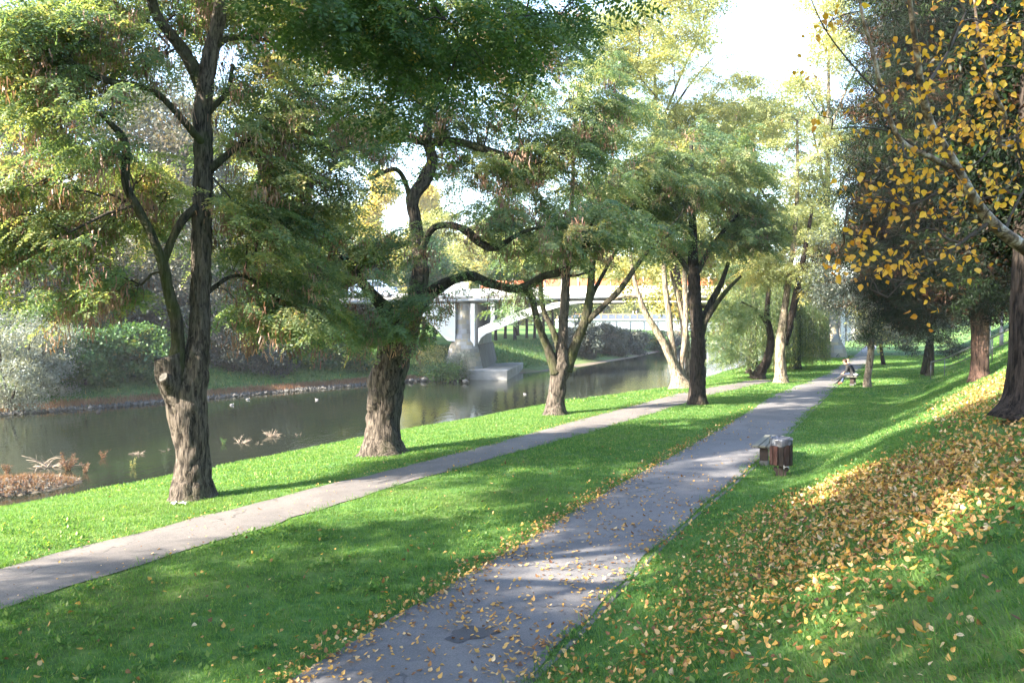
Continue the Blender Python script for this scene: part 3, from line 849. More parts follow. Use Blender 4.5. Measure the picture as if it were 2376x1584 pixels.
b2 = hit(888, 1052)
Y2 = b2[1]
hero_tree('locust_tree', 'stout leaning locust with twisted furrowed trunk and long crooked side limbs', 'tree', b2, Y2,
    [(888, 1056, 96, 0), (886, 1000, 82, 0), (892, 930, 88, 0), (905, 860, 92, 0), (925, 800, 88, 0), (948, 745, 62, 0), (968, 690, 50, .1), (976, 630, 42, .2), (970, 560, 32, .2), (962, 500, 32, .2), (957, 460, 34, .2),
     (985, 420, 34, .2), (1003, 370, 28, .2), (990, 320, 24, .2), (1000, 230, 20, .3), (1010, 120, 16, .3), (1000, -40, 12, .3), (990, -200, 8, .3)],
    [[(957, 475, 28, .2), (948, 445, 15, .1), (935, 410, 12, 0), (918, 393, 11, -.1), (895, 398, 10, -.3), (860, 415, 8, -.5)],
     [(915, 810, 60, -.1), (905, 740, 46, -.4), (872, 690, 30, -.8), (840, 655, 24, -1.2), (800, 600, 16, -1.6), (740, 560, 9, -2)],
     [(945, 745, 40, .1), (1000, 680, 34, -.3), (1050, 650, 24, -.6), (1090, 640, 25, -.8), (1130, 655, 24, -1), (1190, 670, 20, -1.2), (1225, 662, 23, -1.3), (1262, 640, 18, -1.35), (1300, 630, 21, -1.4), (1340, 597, 17, -1.6), (1358, 565, 12, -1.7), (1372, 520, 6, -1.8), (1400, 480, 3, -1.9)],
     [(1215, 668, 13, -1.25), (1235, 700, 8, -1.2), (1240, 740, 4, -1.1)], [(1290, 632, 12, -1.4), (1330, 640, 7, -1.5), (1385, 625, 4, -1.6)],
     [(972, 600, 18, .1), (1000, 535, 17, -.2), (1040, 522, 16, -.4), (1080, 535, 20, -.6), (1110, 560, 22, -.8), (1150, 575, 16, -1), (1210, 540, 10, -1.3), (1280, 520, 6, -1.5)],
     [(998, 330, 22, .2), (930, 322, 20, -.4), (850, 335, 17, -1), (770, 345, 15, -1.5), (700, 320, 7, -2)],
     [(1002, 330, 22, .2), (1060, 328, 20, 0), (1120, 345, 18, -.2), (1180, 362, 13, -.4), (1250, 380, 7, -.6)],
     [(925, 790, 20, -.2), (860, 780, 16, -.7), (780, 725, 13, -1.3), (690, 735, 12, -1.8)]],
    [(800, 200, 120, 110, 26, -.5), (930, 180, 130, 130, 34, .5), (1080, 180, 130, 130, 32, 0), (1220, 160, 130, 120, 32, -.5), (1330, 240, 110, 110, 26, -.5), (1120, 330, 120, 90, 24, .5),
     (1240, 400, 120, 90, 26, -.5), (1100, 440, 110, 90, 16, .5), (1330, 400, 100, 100, 22, 0), (1190, 510, 110, 70, 18, -.6), (860, 300, 100, 60, 18, -.6), (720, 330, 90, 90, 18, -1),
     (760, 480, 80, 120, 26, -1.2), (790, 610, 60, 80, 16, -1.4), (720, 690, 90, 70, 18, -1.6), (850, 745, 100, 32, 16, -1.5, 1.2), (940, 760, 60, 25, 9, -1.6, .7), (900, 590, 60, 30, 10, -1.0, .9), (1010, 585, 60, 45, 9, -1, .9),
     (1000, 700, 50, 40, 6, -1, .8), (1300, 560, 80, 40, 12, -1.7, .9), (1380, 520, 60, 50, 10, -1.8, .9), (1180, 640, 60, 22, 5, -1.2, .6), (1050, 60, 330, 80, 60, 0), (1000, -140, 400, 140, 100, 0)],
    ROW, seed=22, k=34, fill=.4, thin=-.25, m=6, lw=(.072, .036), L=.28, pods=.6, flare=.6)

b3 = hit(1290, 962)
Y3 = b3[1]
hero_tree('locust_tree', 'locust splitting low into four dark spreading stems, in front of the bridge arch', 'tree', b3, Y3,
    [(1290, 965, 50, 0), (1290, 930, 44, 0), (1295, 890, 44, 0), (1300, 850, 48, 0), (1305, 800, 26, 0), (1308, 740, 23, .1), (1312, 670, 22, .1), (1318, 600, 17, .2), (1325, 500, 12, .2), (1330, 380, 8, .2)],
    [[(1292, 865, 32, -.1), (1272, 810, 22, -.2), (1252, 760, 18, -.4), (1238, 710, 16, -.5), (1225, 655, 12, -.7), (1205, 590, 7, -.9)],
     [(1300, 820, 20, .1), (1285, 770, 15, .3), (1262, 720, 13, .4), (1255, 660, 12, .5), (1262, 590, 8, .5)],
     [(1312, 860, 32, 0), (1335, 800, 25, 0), (1355, 750, 23, 0), (1368, 690, 20, 0), (1374, 620, 17, .1), (1382, 540, 12, .1), (1390, 430, 8, .2)],
     [(1362, 745, 18, 0), (1400, 710, 15, -.2), (1440, 670, 14, -.4), (1475, 620, 12, -.6), (1510, 575, 9, -.8), (1560, 540, 5, -1)],
     [(1372, 690, 12, 0), (1392, 650, 10, .3), (1425, 590, 8, .6), (1450, 560, 5, .8)]],
    [(1230, 440, 100, 100, 20), (1330, 380, 120, 120, 30, .5), (1300, 520, 110, 70, 22), (1420, 460, 110, 100, 30), (1520, 440, 90, 90, 22, -.5), (1440, 340, 110, 90, 24, .5), (1200, 560, 70, 40, 9, -.5),
     (1400, 535, 100, 35, 14), (1490, 530, 60, 30, 9), (1150, 690, 60, 28, 6, -1, .8), (1190, 700, 40, 40, 5, -.8, .6), (1350, 240, 150, 110, 28, 0), (1270, 585, 70, 25, 6)],
    ROW, seed=33, k=38, m=6, lw=(.085, .042), L=.32, spread=(.4, .4, .16), quads=False, pods=.5, pods_per=32, flare=.5, sides=32)
b4 = hit(1620, 938)
Y4 = b4[1]
hero_tree('locust_tree', 'straight dark locust with knobbly burred trunk standing between the two paths', 'tree', b4, Y4,
    [(1620, 940, 44, 0), (1620, 915, 40, 0), (1619, 880, 38, 0), (1617, 840, 38, 0), (1619, 790, 33, 0), (1616, 740, 33, 0), (1612, 690, 31, 0), (1610, 640, 28, 0), (1608, 560, 22, .1), (1606, 450, 14, .1), (1604, 330, 8, .2)],
    [[(1622, 790, 24, 0), (1634, 740, 20, .2), (1650, 700, 17, .3), (1672, 660, 14, .4), (1690, 610, 9, .5)], [(1628, 760, 16, -.1), (1655, 715, 13, -.2), (1690, 670, 10, -.4), (1720, 640, 6, -.5)],
     [(1612, 650, 16, 0), (1570, 590, 11, 0), (1520, 550, 7, -.2)], [(1612, 640, 16, 0), (1660, 560, 11, .2), (1710, 500, 7, .4)]],
    [(1550, 520, 90, 70, 22), (1630, 470, 100, 90, 28), (1710, 480, 80, 90, 22), (1600, 390, 110, 90, 26), (1520, 440, 80, 80, 18), (1660, 545, 90, 50, 18), (1590, 550, 90, 40, 14), (1730, 530, 60, 60, 11),
     (1680, 380, 90, 80, 18)],
    ROW, bark='dark_bark', seed=44, k=38, m=6, lw=(.09, .045), L=.33, spread=(.42, .42, .18), quads=False, pods=.55, pods_per=32, flare=.3, sides=36, amp=.14, lump=.11)
b5 = hit(1578, 901)
Y5 = b5[1]
hero_tree('locust_tree', 'pale barked locust with four stems fanning from one base, lit by the sun', 'tree', b5, Y5,
    [(1578, 904, 50, 0), (1574, 885, 38, 0), (1560, 845, 20, 0), (1542, 800, 19, 0), (1522, 765, 17, 0), (1500, 730, 15, 0), (1484, 690, 13, 0), (1470, 640, 10, .1), (1460, 570, 6, .2)],
    [[(1580, 885, 28, .1), (1566, 840, 17, .1), (1558, 790, 16, .2), (1552, 730, 15, .2), (1544, 670, 14, .3), (1540, 600, 11, .3), (1535, 480, 8, .4), (1530, 330, 5, .5)],
     [(1584, 890, 24, .1), (1581, 845, 14, .2), (1588, 800, 14, .2), (1592, 740, 13, .2), (1590, 680, 13, .3), (1588, 600, 10, .4), (1590, 470, 6, .5)],
     [(1590, 895, 26, .4), (1598, 840, 18, .5), (1590, 780, 14, .5), (1580, 720, 12, .5), (1568, 670, 11, .6), (1555, 630, 8, .7)],
     [(1486, 690, 8, 0), (1450, 688, 6, -.2), (1410, 700, 4, -.4)]],
    [(1470, 545, 80, 60, 18), (1550, 545, 70, 50, 12, .5), (1500, 430, 110, 110, 40), (1580, 330, 100, 110, 34, .5), (1450, 260, 110, 110, 40, .3), (1530, 150, 100, 110, 36), (1450, 90, 90, 90, 28),
     (1440, 600, 40, 20, 4), (1490, 20, 110, 80, 30)],
    ROW, bark='pale_bark', limb_bark='pale_bark', leaf='leaf_gold', seed=55, k=50, m=5, lw=(.09, .045), L=.34, spread=(.55, .55, .22), quads=False, pods=.12, pods_per=16, flare=.5, sides=28)
b7 = hit(1812, 888)
Y7 = b7[1]
hero_tree('locust_tree', 'tall pale trunk forking into a V, standing between the paths before the weeping willow', 'tree', b7, Y7,
    [(1812, 890, 34, 0), (1811, 865, 28, 0), (1810, 830, 26, 0), (1812, 790, 25, 0), (1818, 740, 19, 0), (1824, 690, 16, 0), (1832, 630, 14, .1), (1842, 560, 12, .2), (1850, 440, 9, .2), (1850, 280, 6, .3)],
    [[(1814, 800, 22, .1), (1830, 755, 18, 0), (1844, 700, 17, -.1), (1856, 640, 15, -.2), (1868, 580, 12, -.3), (1885, 480, 8, -.5)],
     [(1822, 800, 12, .3), (1836, 760, 9, .4), (1838, 740, 6, .5)], [(1852, 670, 7, -.2), (1885, 690, 5, -.4), (1915, 690, 3, -.6)], [(1840, 560, 9, .2), (1790, 480, 7, .2), (1740, 400, 5, .2)]],
    [(1790, 620, 50, 40, 10), (1860, 590, 80, 60, 20), (1800, 510, 90, 80, 28), (1890, 490, 80, 90, 26), (1730, 430, 90, 90, 28), (1830, 390, 100, 80, 30), (1740, 320, 100, 80, 28), (1660, 280, 90, 80, 26),
     (1860, 300, 90, 80, 26), (1850, 660, 60, 30, 8), (1650, 170, 80, 70, 18), (1760, 230, 90, 50, 16)],
    ROW, bark='pale_bark', limb_bark='dark_bark', leaf='leaf_gold', seed=66, k=50, m=5, lw=(.09, .045), L=.34, spread=(.55, .55, .22), quads=False, pods=.15, pods_per=16, flare=.4, sides=28)
b6 = hit(1758, 879)
Y6 = b6[1]
hero_tree('locust_tree', 'crooked leaning trunk in front of the willow curtain, farthest from the main path', 'tree', b6, Y6,
    [(1756, 882, 32, 0), (1764, 862, 26, 0), (1778, 838, 22, 0), (1788, 800, 19, 0), (1786, 765, 16, 0), (1779, 735, 14, 0), (1782, 690, 12, .1), (1784, 640, 10, .2), (1778, 560, 6, .3)],
    [[(1755, 880, 16, -.1), (1742, 866, 10, -.2), (1738, 858, 8, -.2)], [(1782, 760, 8, .1), (1755, 720, 6, 0), (1720, 700, 4, -.2)]],
    [(1720, 700, 60, 45, 14), (1760, 640, 60, 50, 14), (1700, 760, 50, 45, 12), (1690, 800, 40, 40, 8), (1770, 560, 70, 60, 14)],
    ROW, bark='dark_bark', leaf='leaf_locust', seed=67, k=50, m=5, lw=(.09, .045), L=.32, spread=(.5, .5, .22), quads=False, pods=.3, pods_per=18, sides=26)

# ---- overhanging locust whose trunk stands out of the picture on the left; its lowest sprays hang into the top of the view
def near_locust():
    base = np.array([-8.6, 6.6, float(terrain(-8.6, 6.6))])
    root = thing('locust_tree', 'near locust reaching in from above with large bright green leaves at the top', 'tree', base, 0, ROW)
    g = np.random.default_rng(5)
    def loc(P): return np.asarray(P, float) - base
    mb = MB(); P = np.array([base - [0, 0, .1], base + [.1, 0, 1.5], base + [.3, .1, 3.2], base + [.5, .2, 5], base + [.6, .3, 7.5], base + [.6, .3, 10]])
    mb.tube(loc(P), [.38, .3, .27, .24, .16, .07], 26, sub=120, disp=bark_disp(5, .09, flare=.4)); mb.build('trunk', M['locust_bark'], root)
    lim = [np.array([base + [.5, .2, 4.6], (-6, 6.8, 6.0), (-3.5, 6.9, 6.7), (-1.5, 7.0, 6.6), (.3, 7.0, 6.4), (1.4, 7.1, 6.0)]),
           np.array([base + [.4, .1, 4.2], (-7.8, 4.5, 6.2), (-6.5, 2.0, 7.2), (-5, .2, 7.6)]), np.array([base + [.6, .3, 6], (-10.5, 7.5, 8.4), (-12, 8, 9.0)])]
    nodes = []
    for q, (l, rr) in enumerate(zip(lim, ([.12, .10, .08, .06, .04, .015], [.12, .09, .06, .02], [.1, .07, .03]))):
        mb = MB(); mb.tube(loc(l), rr, 14, sub=60, disp=bark_disp(90 + q, .08)); mb.build('limb', M['moss_bark'], root); nodes.append(catmull(l, 26))
    C = in_blobs(px_blobs([(830, 90, 110, 110, 20, -.2, .8), (970, 150, 120, 130, 28, 0, .8), (1060, 90, 140, 110, 26, 0, .8), (900, 30, 220, 60, 24, 0, .8), (1200, 40, 110, 60, 14, .2, .7), (1330, 10, 60, 40, 5, .3, .5),
                           (760, 20, 100, 60, 10, 0, .8), (990, 260, 60, 50, 8, 0, .4)], 7.0), g)
    C = C[clump(C, 2.2) > -.06]
    shade = in_blobs([(-8, 6, 9.8, 5.2, 4.8, 2.4, 260), (-5.5, 2.0, 8.6, 3.4, 3.4, 1.4, 110), (-11.5, 7.5, 8.8, 2.8, 3, 1.6, 80), (-3, 7.4, 8.2, 3.0, 2.6, 1.0, 90)], g)
    shade = shade[clump(shade, .6) > -.08]
    mb = MB(); twig_net(mb, loc(np.vstack([C, shade])), loc(np.concatenate(nodes + [catmull(P, 20)[12:]])), 1, .0035)
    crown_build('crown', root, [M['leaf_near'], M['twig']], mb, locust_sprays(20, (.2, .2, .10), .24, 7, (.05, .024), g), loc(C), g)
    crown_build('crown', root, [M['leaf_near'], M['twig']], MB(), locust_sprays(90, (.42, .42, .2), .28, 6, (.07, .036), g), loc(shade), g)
near_locust()
# trees of the same row outside the left edge of the picture; they stand there and throw their shade across the lawns
def row_tree(x, y, h, r, label, seed, leaf='leaf_locust', n=200):
    base = np.array([x, y, float(terrain(x, y))])
    g = np.random.default_rng(seed)
    root = thing('locust_tree', label, 'tree', base, 0, ROW)
    mb = MB(); P = np.array([(0, 0, -.1), (.1, .1, h * .2), (0, .2, h * .45), (.2, .2, h * .7), (.3, .2, h * .9)])
    mb.tube(P, [.36, .27, .22, .13, .05], 22, sub=90, disp=bark_disp(seed, .09, flare=.4)); mb.build('trunk', M['locust_bark'], root)
    nodes = [catmull(P, 20)[9:]]
    for q in range(5):
        a = q * 1.26 + g.uniform(0, .5); l = np.array([(.1, .2, h * (.35 + .07 * q)), (math.cos(a) * r * .45, math.sin(a) * r * .45, h * (.5 + .06 * q)), (math.cos(a) * r * .8, math.sin(a) * r * .8, h * (.58 + .06 * q))])
        mb = MB(); mb.tube(l, [.12, .08, .03], 10, sub=24, disp=bark_disp(seed + q, .08)); mb.build('limb', M['moss_bark'], root); nodes.append(catmull(l, 12))
    C = in_blobs([(0, 0, h * .70, r, r, h * .22, n), (r * .3, r * .1, h * .5, r * .7, r * .7, h * .10, n // 4)], g)
    C = C[clump(C + np.array([x, y, 0]), .55) > -.12]
    mb = MB(); twig_net(mb, C, np.concatenate(nodes), 1)
    crown_build('crown', root, [M[leaf], M['twig']], mb, locust_sprays(90, (.45, .45, .22), .28, 6, (.07, .036), g), C, g)
row_tree(-13.8, 1.7, 12, 4.6, 'locust beyond the left edge of the picture, casting shade on the front lawn', 301, n=260)
row_tree(-16.6, -2.6, 12, 4.8, 'second locust outside the left edge of the picture', 304, n=220)
row_tree(-8.6, -1.2, 12.5, 5.0, 'locust behind the viewer whose shade falls on the near path', 302, n=250)
row_tree(-3.5, -4.5, 10, 4.0, 'locust standing beside the slope behind the viewer', 303, n=170)

# ------------------------------------------------------------------ other broadleaf trees and shrubs
def plain_tree(name, label, cat, x, y, h, r, leaf, seed, group=None, n=160, k=60, ls=(.16, .10), bottom=.3, trunk_r=.2, bark='dark_bark', lean=0, z=None, shape=1.0, tmean=.5, stems=1, spread=.5, dens=1.9):
    base = np.array([x, y, float(terrain(x, y)) if z is None else z])
    g = np.random.default_rng(seed)
    root = thing(name, label, cat, base, 0, group)
    nodes = []
    mb = MB()
    for q in range(stems):
        a = g.uniform(0, 6.28); o = 0 if stems == 1 else .5 * r
        P = np.array([(0, 0, -.2), (lean * h * .2 + math.cos(a) * o * .3, math.sin(a) * o * .3, h * .25), (lean * h * .5 + math.cos(a) * o * .7 + g.normal(0, .1), math.sin(a) * o * .7, h * .55), (lean * h * .6 + math.cos(a) * o, math.sin(a) * o, h * .88)])
        mb.tube(P, [trunk_r * 1.25, trunk_r, trunk_r * .7, trunk_r * .2], 9, sub=30, disp=bark_disp(seed + q, .08, flare=.3)); nodes.append(catmull(P, 20)[7:])
        for w in range(4):
            a2 = g.uniform(0, 6.28); f = g.uniform(.35, .75); s0 = catmull(P, 20)[int(f * 19)]
            l = np.array([s0, s0 + [math.cos(a2) * r * .4, math.sin(a2) * r * .4, h * .12], s0 + [math.cos(a2) * r * .75, math.sin(a2) * r * .75, h * .2]])
            mb.tube(l, [trunk_r * .45, trunk_r * .3, trunk_r * .1], 6, sub=12); nodes.append(catmull(l, 8))
    mb.build('trunk', M[bark], root)
    blobs = []
    zc = h * (bottom + 1) / 2; rz = h * (1 - bottom) / 2
    nb = 9
    for q in range(nb):
        a = q / nb * 6.283 * 2.4 + g.uniform(0, 1); f = (q + .5) / nb
        zz = h * bottom + (1 - bottom) * h * f; rad = r * (math.sin(math.pi * min(1, .12 + f * .86)) ** shape)
        rb = r * g.uniform(.38, .6)
        blobs.append((lean * h * .5 + math.cos(a) * rad * .55, math.sin(a) * rad * .55, min(zz, h - rb * .5), rb, rb, rb * .8, n // nb))
    C = in_blobs(blobs, g, .7)
    if n <= 260: twig_net(mb2 := MB(), C, np.concatenate(nodes), 1, .01)
    else: mb2 = MB()
    crown_build('crown', root, [M[leaf], M['twig']], mb2, leaf_sprays(int(k * dens), spread, ls[0], ls[1], g, 3, tmean=tmean), C, g, .18)
    return root

def at(u, y): return (u - 1188) / FPX * y
# tall sunlit trees on the near bank beyond the row
plain_tree('tall_tree', 'tallest golden green tree rising behind the pale multi stemmed locust', 'tree', at(1606, 56), 56, 29, 6.0, 'leaf_gold', 401, 'tall trees beyond the row', n=250, k=90, ls=(.20, .13), bottom=.22, trunk_r=.24, lean=-.16, tmean=.55)
plain_tree('tall_tree', 'broad golden tree whose top stands below the open patch of sky', 'tree', at(1745, 62), 62, 20.5, 6.0, 'leaf_gold', 402, 'tall trees beyond the row', n=240, k=90, ls=(.20, .13), bottom=.22, trunk_r=.36, bark='pale_bark', tmean=.65)
plain_tree('tall_tree', 'pale willow like tree standing just left of the dark conifers', 'tree', at(1915, 66), 66, 30, 3.6, 'leaf_pale', 403, 'tall trees beyond the row', n=190, k=80, ls=(.24, .09), bottom=.25, trunk_r=.3, bark='pale_bark', tmean=.6)
plain_tree('tall_tree', 'green gold tree behind the top of the straight dark locust', 'tree', at(1630, 74), 74, 22, 5.5, 'leaf_gold', 404, 'tall trees beyond the row', n=220, k=80, ls=(.22, .14), bottom=.25, trunk_r=.34, tmean=.45)

# weeping willow curtain
def weeping_willow(u, y, h, r, label, seed, n=420):
    x = at(u, y); base = np.array([x, y, float(terrain(x, y))])
    g = np.random.default_rng(seed); root = thing('weeping_willow', label, 'tree', base)
    P = np.array([(0, 0, -.1), (.1, 0, h * .3), (.2, .1, h * .6), (.1, .1, h * .85)])
    mb = MB(); mb.tube(P, [.35, .28, .2, .08], 12, sub=40, disp=bark_disp(seed, .09, flare=.3)); mb.build('trunk', M['dark_bark'], root)
    mb = MB()
    a = g.uniform(0, 6.283, n); rad = r * np.sqrt(g.uniform(.05, 1, n))
    top = h * (1 - .45 * (rad / r) ** 2) * g.uniform(.85, 1, n); bot = g.uniform(.15, 1.6, n)
    pts = []; dirs = []
    for q in range(n):
        x0, y0 = math.cos(a[q]) * rad[q], math.sin(a[q]) * rad[q]
        m = int((top[q] - bot[q]) / .045)
        zz = np.linspace(top[q], bot[q], m); f = np.linspace(0, 1, m)
        out = .35 * f * (1 - f * .5)
        px = x0 + math.cos(a[q]) * out + g.normal(0, .03, m); py = y0 + math.sin(a[q]) * out + g.normal(0, .03, m)
        pts.append(np.stack([px, py, zz], 1))
        if q % 3 == 0:
            s = pts[-1][::max(1, m // 4)]
            if len(s) > 1: mb.tube(s, .008, 3, 1, cap=False)
    C = np.concatenate(pts)
    V, F, t = simple_leaves(C, 1, np.array([.05, .05, .03]), .16, .035, False, g, dirn=(0, 0, -2.2), flat=.1); mb.add(V, F, 0, t, False)
    mb.build('crown', [M['leaf_willow'], M['twig']], root, kind='stuff')
weeping_willow(1745, 50, 6.6, 2.5, 'weeping willow with sunlit strands trailing to the grass by the water', 411)
weeping_willow(1846, 52, 7.6, 1.9, 'darker green weeping willow curtain beside the main path and the bridge pier', 412)

# far bank, from left to right
FARB = 'shrubs on the far river bank'
def shrub(label, u, y, h, r, leaf, seed, k=90, ls=(.14, .08), n=110, tmean=.5, name='shrub', z=None):
    plain_tree(name, label, 'shrub', at(u, y), y, h, r, leaf, seed, FARB, n=n, k=k, ls=ls, bottom=.05, trunk_r=.06, shape=.6, stems=3, tmean=tmean, spread=.32, z=z)
shrub('silvery grey willow bush at the left edge overhanging the water', 15, 43.0, 4.6, 2.7, 'leaf_silver', 501, ls=(.13, .05), n=150)
shrub('second silvery bush behind the left edge bush', 90, 46, 3.6, 1.9, 'leaf_silver', 502, ls=(.13, .05))
shrub('tall brownish grey shrub above the silvery bushes', 60, 51, 8.0, 3.4, 'leaf_grey', 503, n=150)
shrub('brownish grey shrub left of the bright green knotweed', 190, 54, 7.0, 3.0, 'leaf_grey', 504, n=140)
shrub('bright green knotweed mound by the water, left half', 195, 48.6, 2.9, 1.9, 'leaf_knot', 505, ls=(.20, .15), n=130, k=70)
shrub('bright green knotweed mound by the water, right half behind the forked trunk', 310, 51.5, 2.9, 2.2, 'leaf_knot', 506, ls=(.20, .15), n=140, k=70)
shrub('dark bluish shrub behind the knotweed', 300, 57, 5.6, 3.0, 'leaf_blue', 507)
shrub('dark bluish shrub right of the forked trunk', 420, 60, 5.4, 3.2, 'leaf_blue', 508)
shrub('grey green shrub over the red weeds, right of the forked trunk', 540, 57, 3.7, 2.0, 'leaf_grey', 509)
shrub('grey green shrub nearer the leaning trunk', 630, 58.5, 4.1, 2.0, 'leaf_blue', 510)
shrub('low dark leafed shrub before the leaning trunk', 700, 62, 2.9, 2.2, 'leaf_knot', 511, ls=(.2, .15), k=70)
shrub('sprawling green shrub just left of the leaning trunk base', 800, 64, 3.0, 2.4, 'leaf_knot', 512, ls=(.2, .15), k=70)
shrub('yellowing shrub beside the stone pier', 1000, 67.5, 2.2, 1.0, 'leaf_gold', 513, n=70, k=60)
shrub('small grey green shrub growing at the foot of the stone pier', 1066, 64.5, 1.9, .8, 'leaf_silver', 514, n=60, k=60, ls=(.12, .04), z=-1.45)
shrub('low weeds on the rocky bank left of the pier', 1030, 63.8, 1.0, 1.4, 'leaf_knot', 515, n=60, k=50, z=-1.45)
for q, (u, y, h, r, lf, lb) in enumerate([(1345, 92, 3.3, 2.6, 'leaf_blue', 'rounded bush beyond the bridge arch, leftmost over the water'), (1400, 100, 3.1, 3.0, 'leaf_grey', 'grey bush on the far bank seen under the bridge'),
        (1452, 108, 2.5, 3.0, 'leaf_blue', 'dark bush on the far bank left of the slanting pale stem'), (1510, 120, 2.1, 3.4, 'leaf_knot', 'green bush on the far bank seen between the pale stems'),
        (1560, 136, 1.8, 3.6, 'leaf_blue', 'dim bluish bush far up the river behind the pale stems'), (1635, 190, 9, 6, 'leaf_blue', 'farthest dim bush up the river before the willow')]):
    shrub(lb, u, y, h, r, lf, 520 + q, ls=(.22, .14))
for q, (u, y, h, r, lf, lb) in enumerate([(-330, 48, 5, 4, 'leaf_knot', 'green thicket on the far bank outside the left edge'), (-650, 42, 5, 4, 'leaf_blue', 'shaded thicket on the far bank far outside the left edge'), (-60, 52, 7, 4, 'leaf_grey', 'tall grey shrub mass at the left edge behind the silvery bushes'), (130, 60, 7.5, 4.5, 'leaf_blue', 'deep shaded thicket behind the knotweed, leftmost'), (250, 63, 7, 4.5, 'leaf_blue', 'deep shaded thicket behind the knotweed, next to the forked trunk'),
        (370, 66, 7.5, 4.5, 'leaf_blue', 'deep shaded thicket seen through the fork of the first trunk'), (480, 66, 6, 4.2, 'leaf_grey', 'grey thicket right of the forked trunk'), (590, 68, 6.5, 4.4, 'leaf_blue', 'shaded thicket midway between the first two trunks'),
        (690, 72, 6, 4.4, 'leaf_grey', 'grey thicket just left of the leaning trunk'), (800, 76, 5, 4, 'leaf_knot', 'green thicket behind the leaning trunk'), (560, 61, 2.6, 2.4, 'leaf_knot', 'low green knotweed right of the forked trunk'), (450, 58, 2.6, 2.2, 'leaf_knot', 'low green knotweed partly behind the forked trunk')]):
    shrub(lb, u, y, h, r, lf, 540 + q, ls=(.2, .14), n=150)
# taller far bank trees
FT = 'trees on the far river bank'
def far_tree(label, u, y, h, r, leaf, seed, **kw):
    plain_tree('bank_tree', label, 'tree', at(u, y), y, h, r, leaf, seed, FT, **{**dict(n=170, k=70, ls=(.26, .17), bottom=.2, trunk_r=.25, spread=.6), **kw})
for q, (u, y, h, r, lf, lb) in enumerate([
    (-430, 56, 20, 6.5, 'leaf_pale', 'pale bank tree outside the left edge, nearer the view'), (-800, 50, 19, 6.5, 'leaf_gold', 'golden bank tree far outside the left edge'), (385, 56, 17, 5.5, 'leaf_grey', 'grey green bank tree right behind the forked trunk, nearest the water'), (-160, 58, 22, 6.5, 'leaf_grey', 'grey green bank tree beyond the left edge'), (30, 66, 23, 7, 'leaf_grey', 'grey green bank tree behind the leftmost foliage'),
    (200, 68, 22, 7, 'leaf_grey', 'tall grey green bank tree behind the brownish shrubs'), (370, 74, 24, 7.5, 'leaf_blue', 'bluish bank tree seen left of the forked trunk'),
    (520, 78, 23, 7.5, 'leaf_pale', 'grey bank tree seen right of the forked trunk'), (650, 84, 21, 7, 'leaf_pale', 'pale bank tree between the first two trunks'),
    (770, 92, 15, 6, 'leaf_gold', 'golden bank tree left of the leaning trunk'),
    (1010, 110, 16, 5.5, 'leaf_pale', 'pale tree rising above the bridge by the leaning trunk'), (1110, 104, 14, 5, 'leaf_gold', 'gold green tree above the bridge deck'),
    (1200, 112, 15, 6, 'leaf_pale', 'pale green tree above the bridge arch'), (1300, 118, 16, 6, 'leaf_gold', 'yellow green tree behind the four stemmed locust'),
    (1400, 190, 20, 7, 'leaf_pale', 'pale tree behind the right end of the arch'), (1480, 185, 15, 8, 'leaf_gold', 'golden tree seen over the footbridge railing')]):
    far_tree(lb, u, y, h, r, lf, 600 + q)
for q, (u, y, h, r, lb) in enumerate([(880, 135, 26, 3.6, 'bright yellow poplar glowing left of the leaning trunk'), (985, 140, 24, 3.2, 'bright yellow poplar glowing right of the leaning trunk')]):
    far_tree(lb, u, y, h, r, 'leaf_yellow', 640 + q, bottom=.08, ls=(.4, .3), n=200, tmean=.5)
# grove of thin trunks in the park beyond the arch
for q, (u, y) in enumerate([(1150, 92), (1172, 98), (1195, 90), (1222, 101), (1240, 95), (1262, 104), (1282, 98), (760, 84), (860, 88), (870, 92), (730, 90), (985, 84), (1008, 88)]):
    plain_tree('grove_tree', (['first', 'second', 'third', 'fourth', 'fifth', 'sixth', 'seventh'][q] + ' slim grove tree from the left under the bridge arch') if q < 7 else ['third', 'fourth', 'fifth', 'second', 'sixth', 'seventh'][q - 7].replace('second', 'first') + ' slim grove tree from the left, in the park left of the pier', 'tree', at(u, y), y, 8.5 + (q % 3), 2.3, ['leaf_gold', 'leaf_pale', 'leaf_knot'][q % 3], 660 + q, ['grove trees under the arch', 'grove trees left of the pier'][q >= 7],
               n=70, k=45, ls=(.3, .2), bottom=.5, trunk_r=.16, lean=.05 * math.sin(q * 2.1))
# wooded rise that closes the view
FW = 'distant woodland trees'
q = 0
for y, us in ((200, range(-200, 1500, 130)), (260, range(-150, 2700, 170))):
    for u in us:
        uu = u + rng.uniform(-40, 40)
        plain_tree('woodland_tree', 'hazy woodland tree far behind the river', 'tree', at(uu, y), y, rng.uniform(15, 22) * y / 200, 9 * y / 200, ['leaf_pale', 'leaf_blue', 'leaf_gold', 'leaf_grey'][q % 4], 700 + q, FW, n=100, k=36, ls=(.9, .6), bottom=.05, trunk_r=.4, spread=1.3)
        q += 1

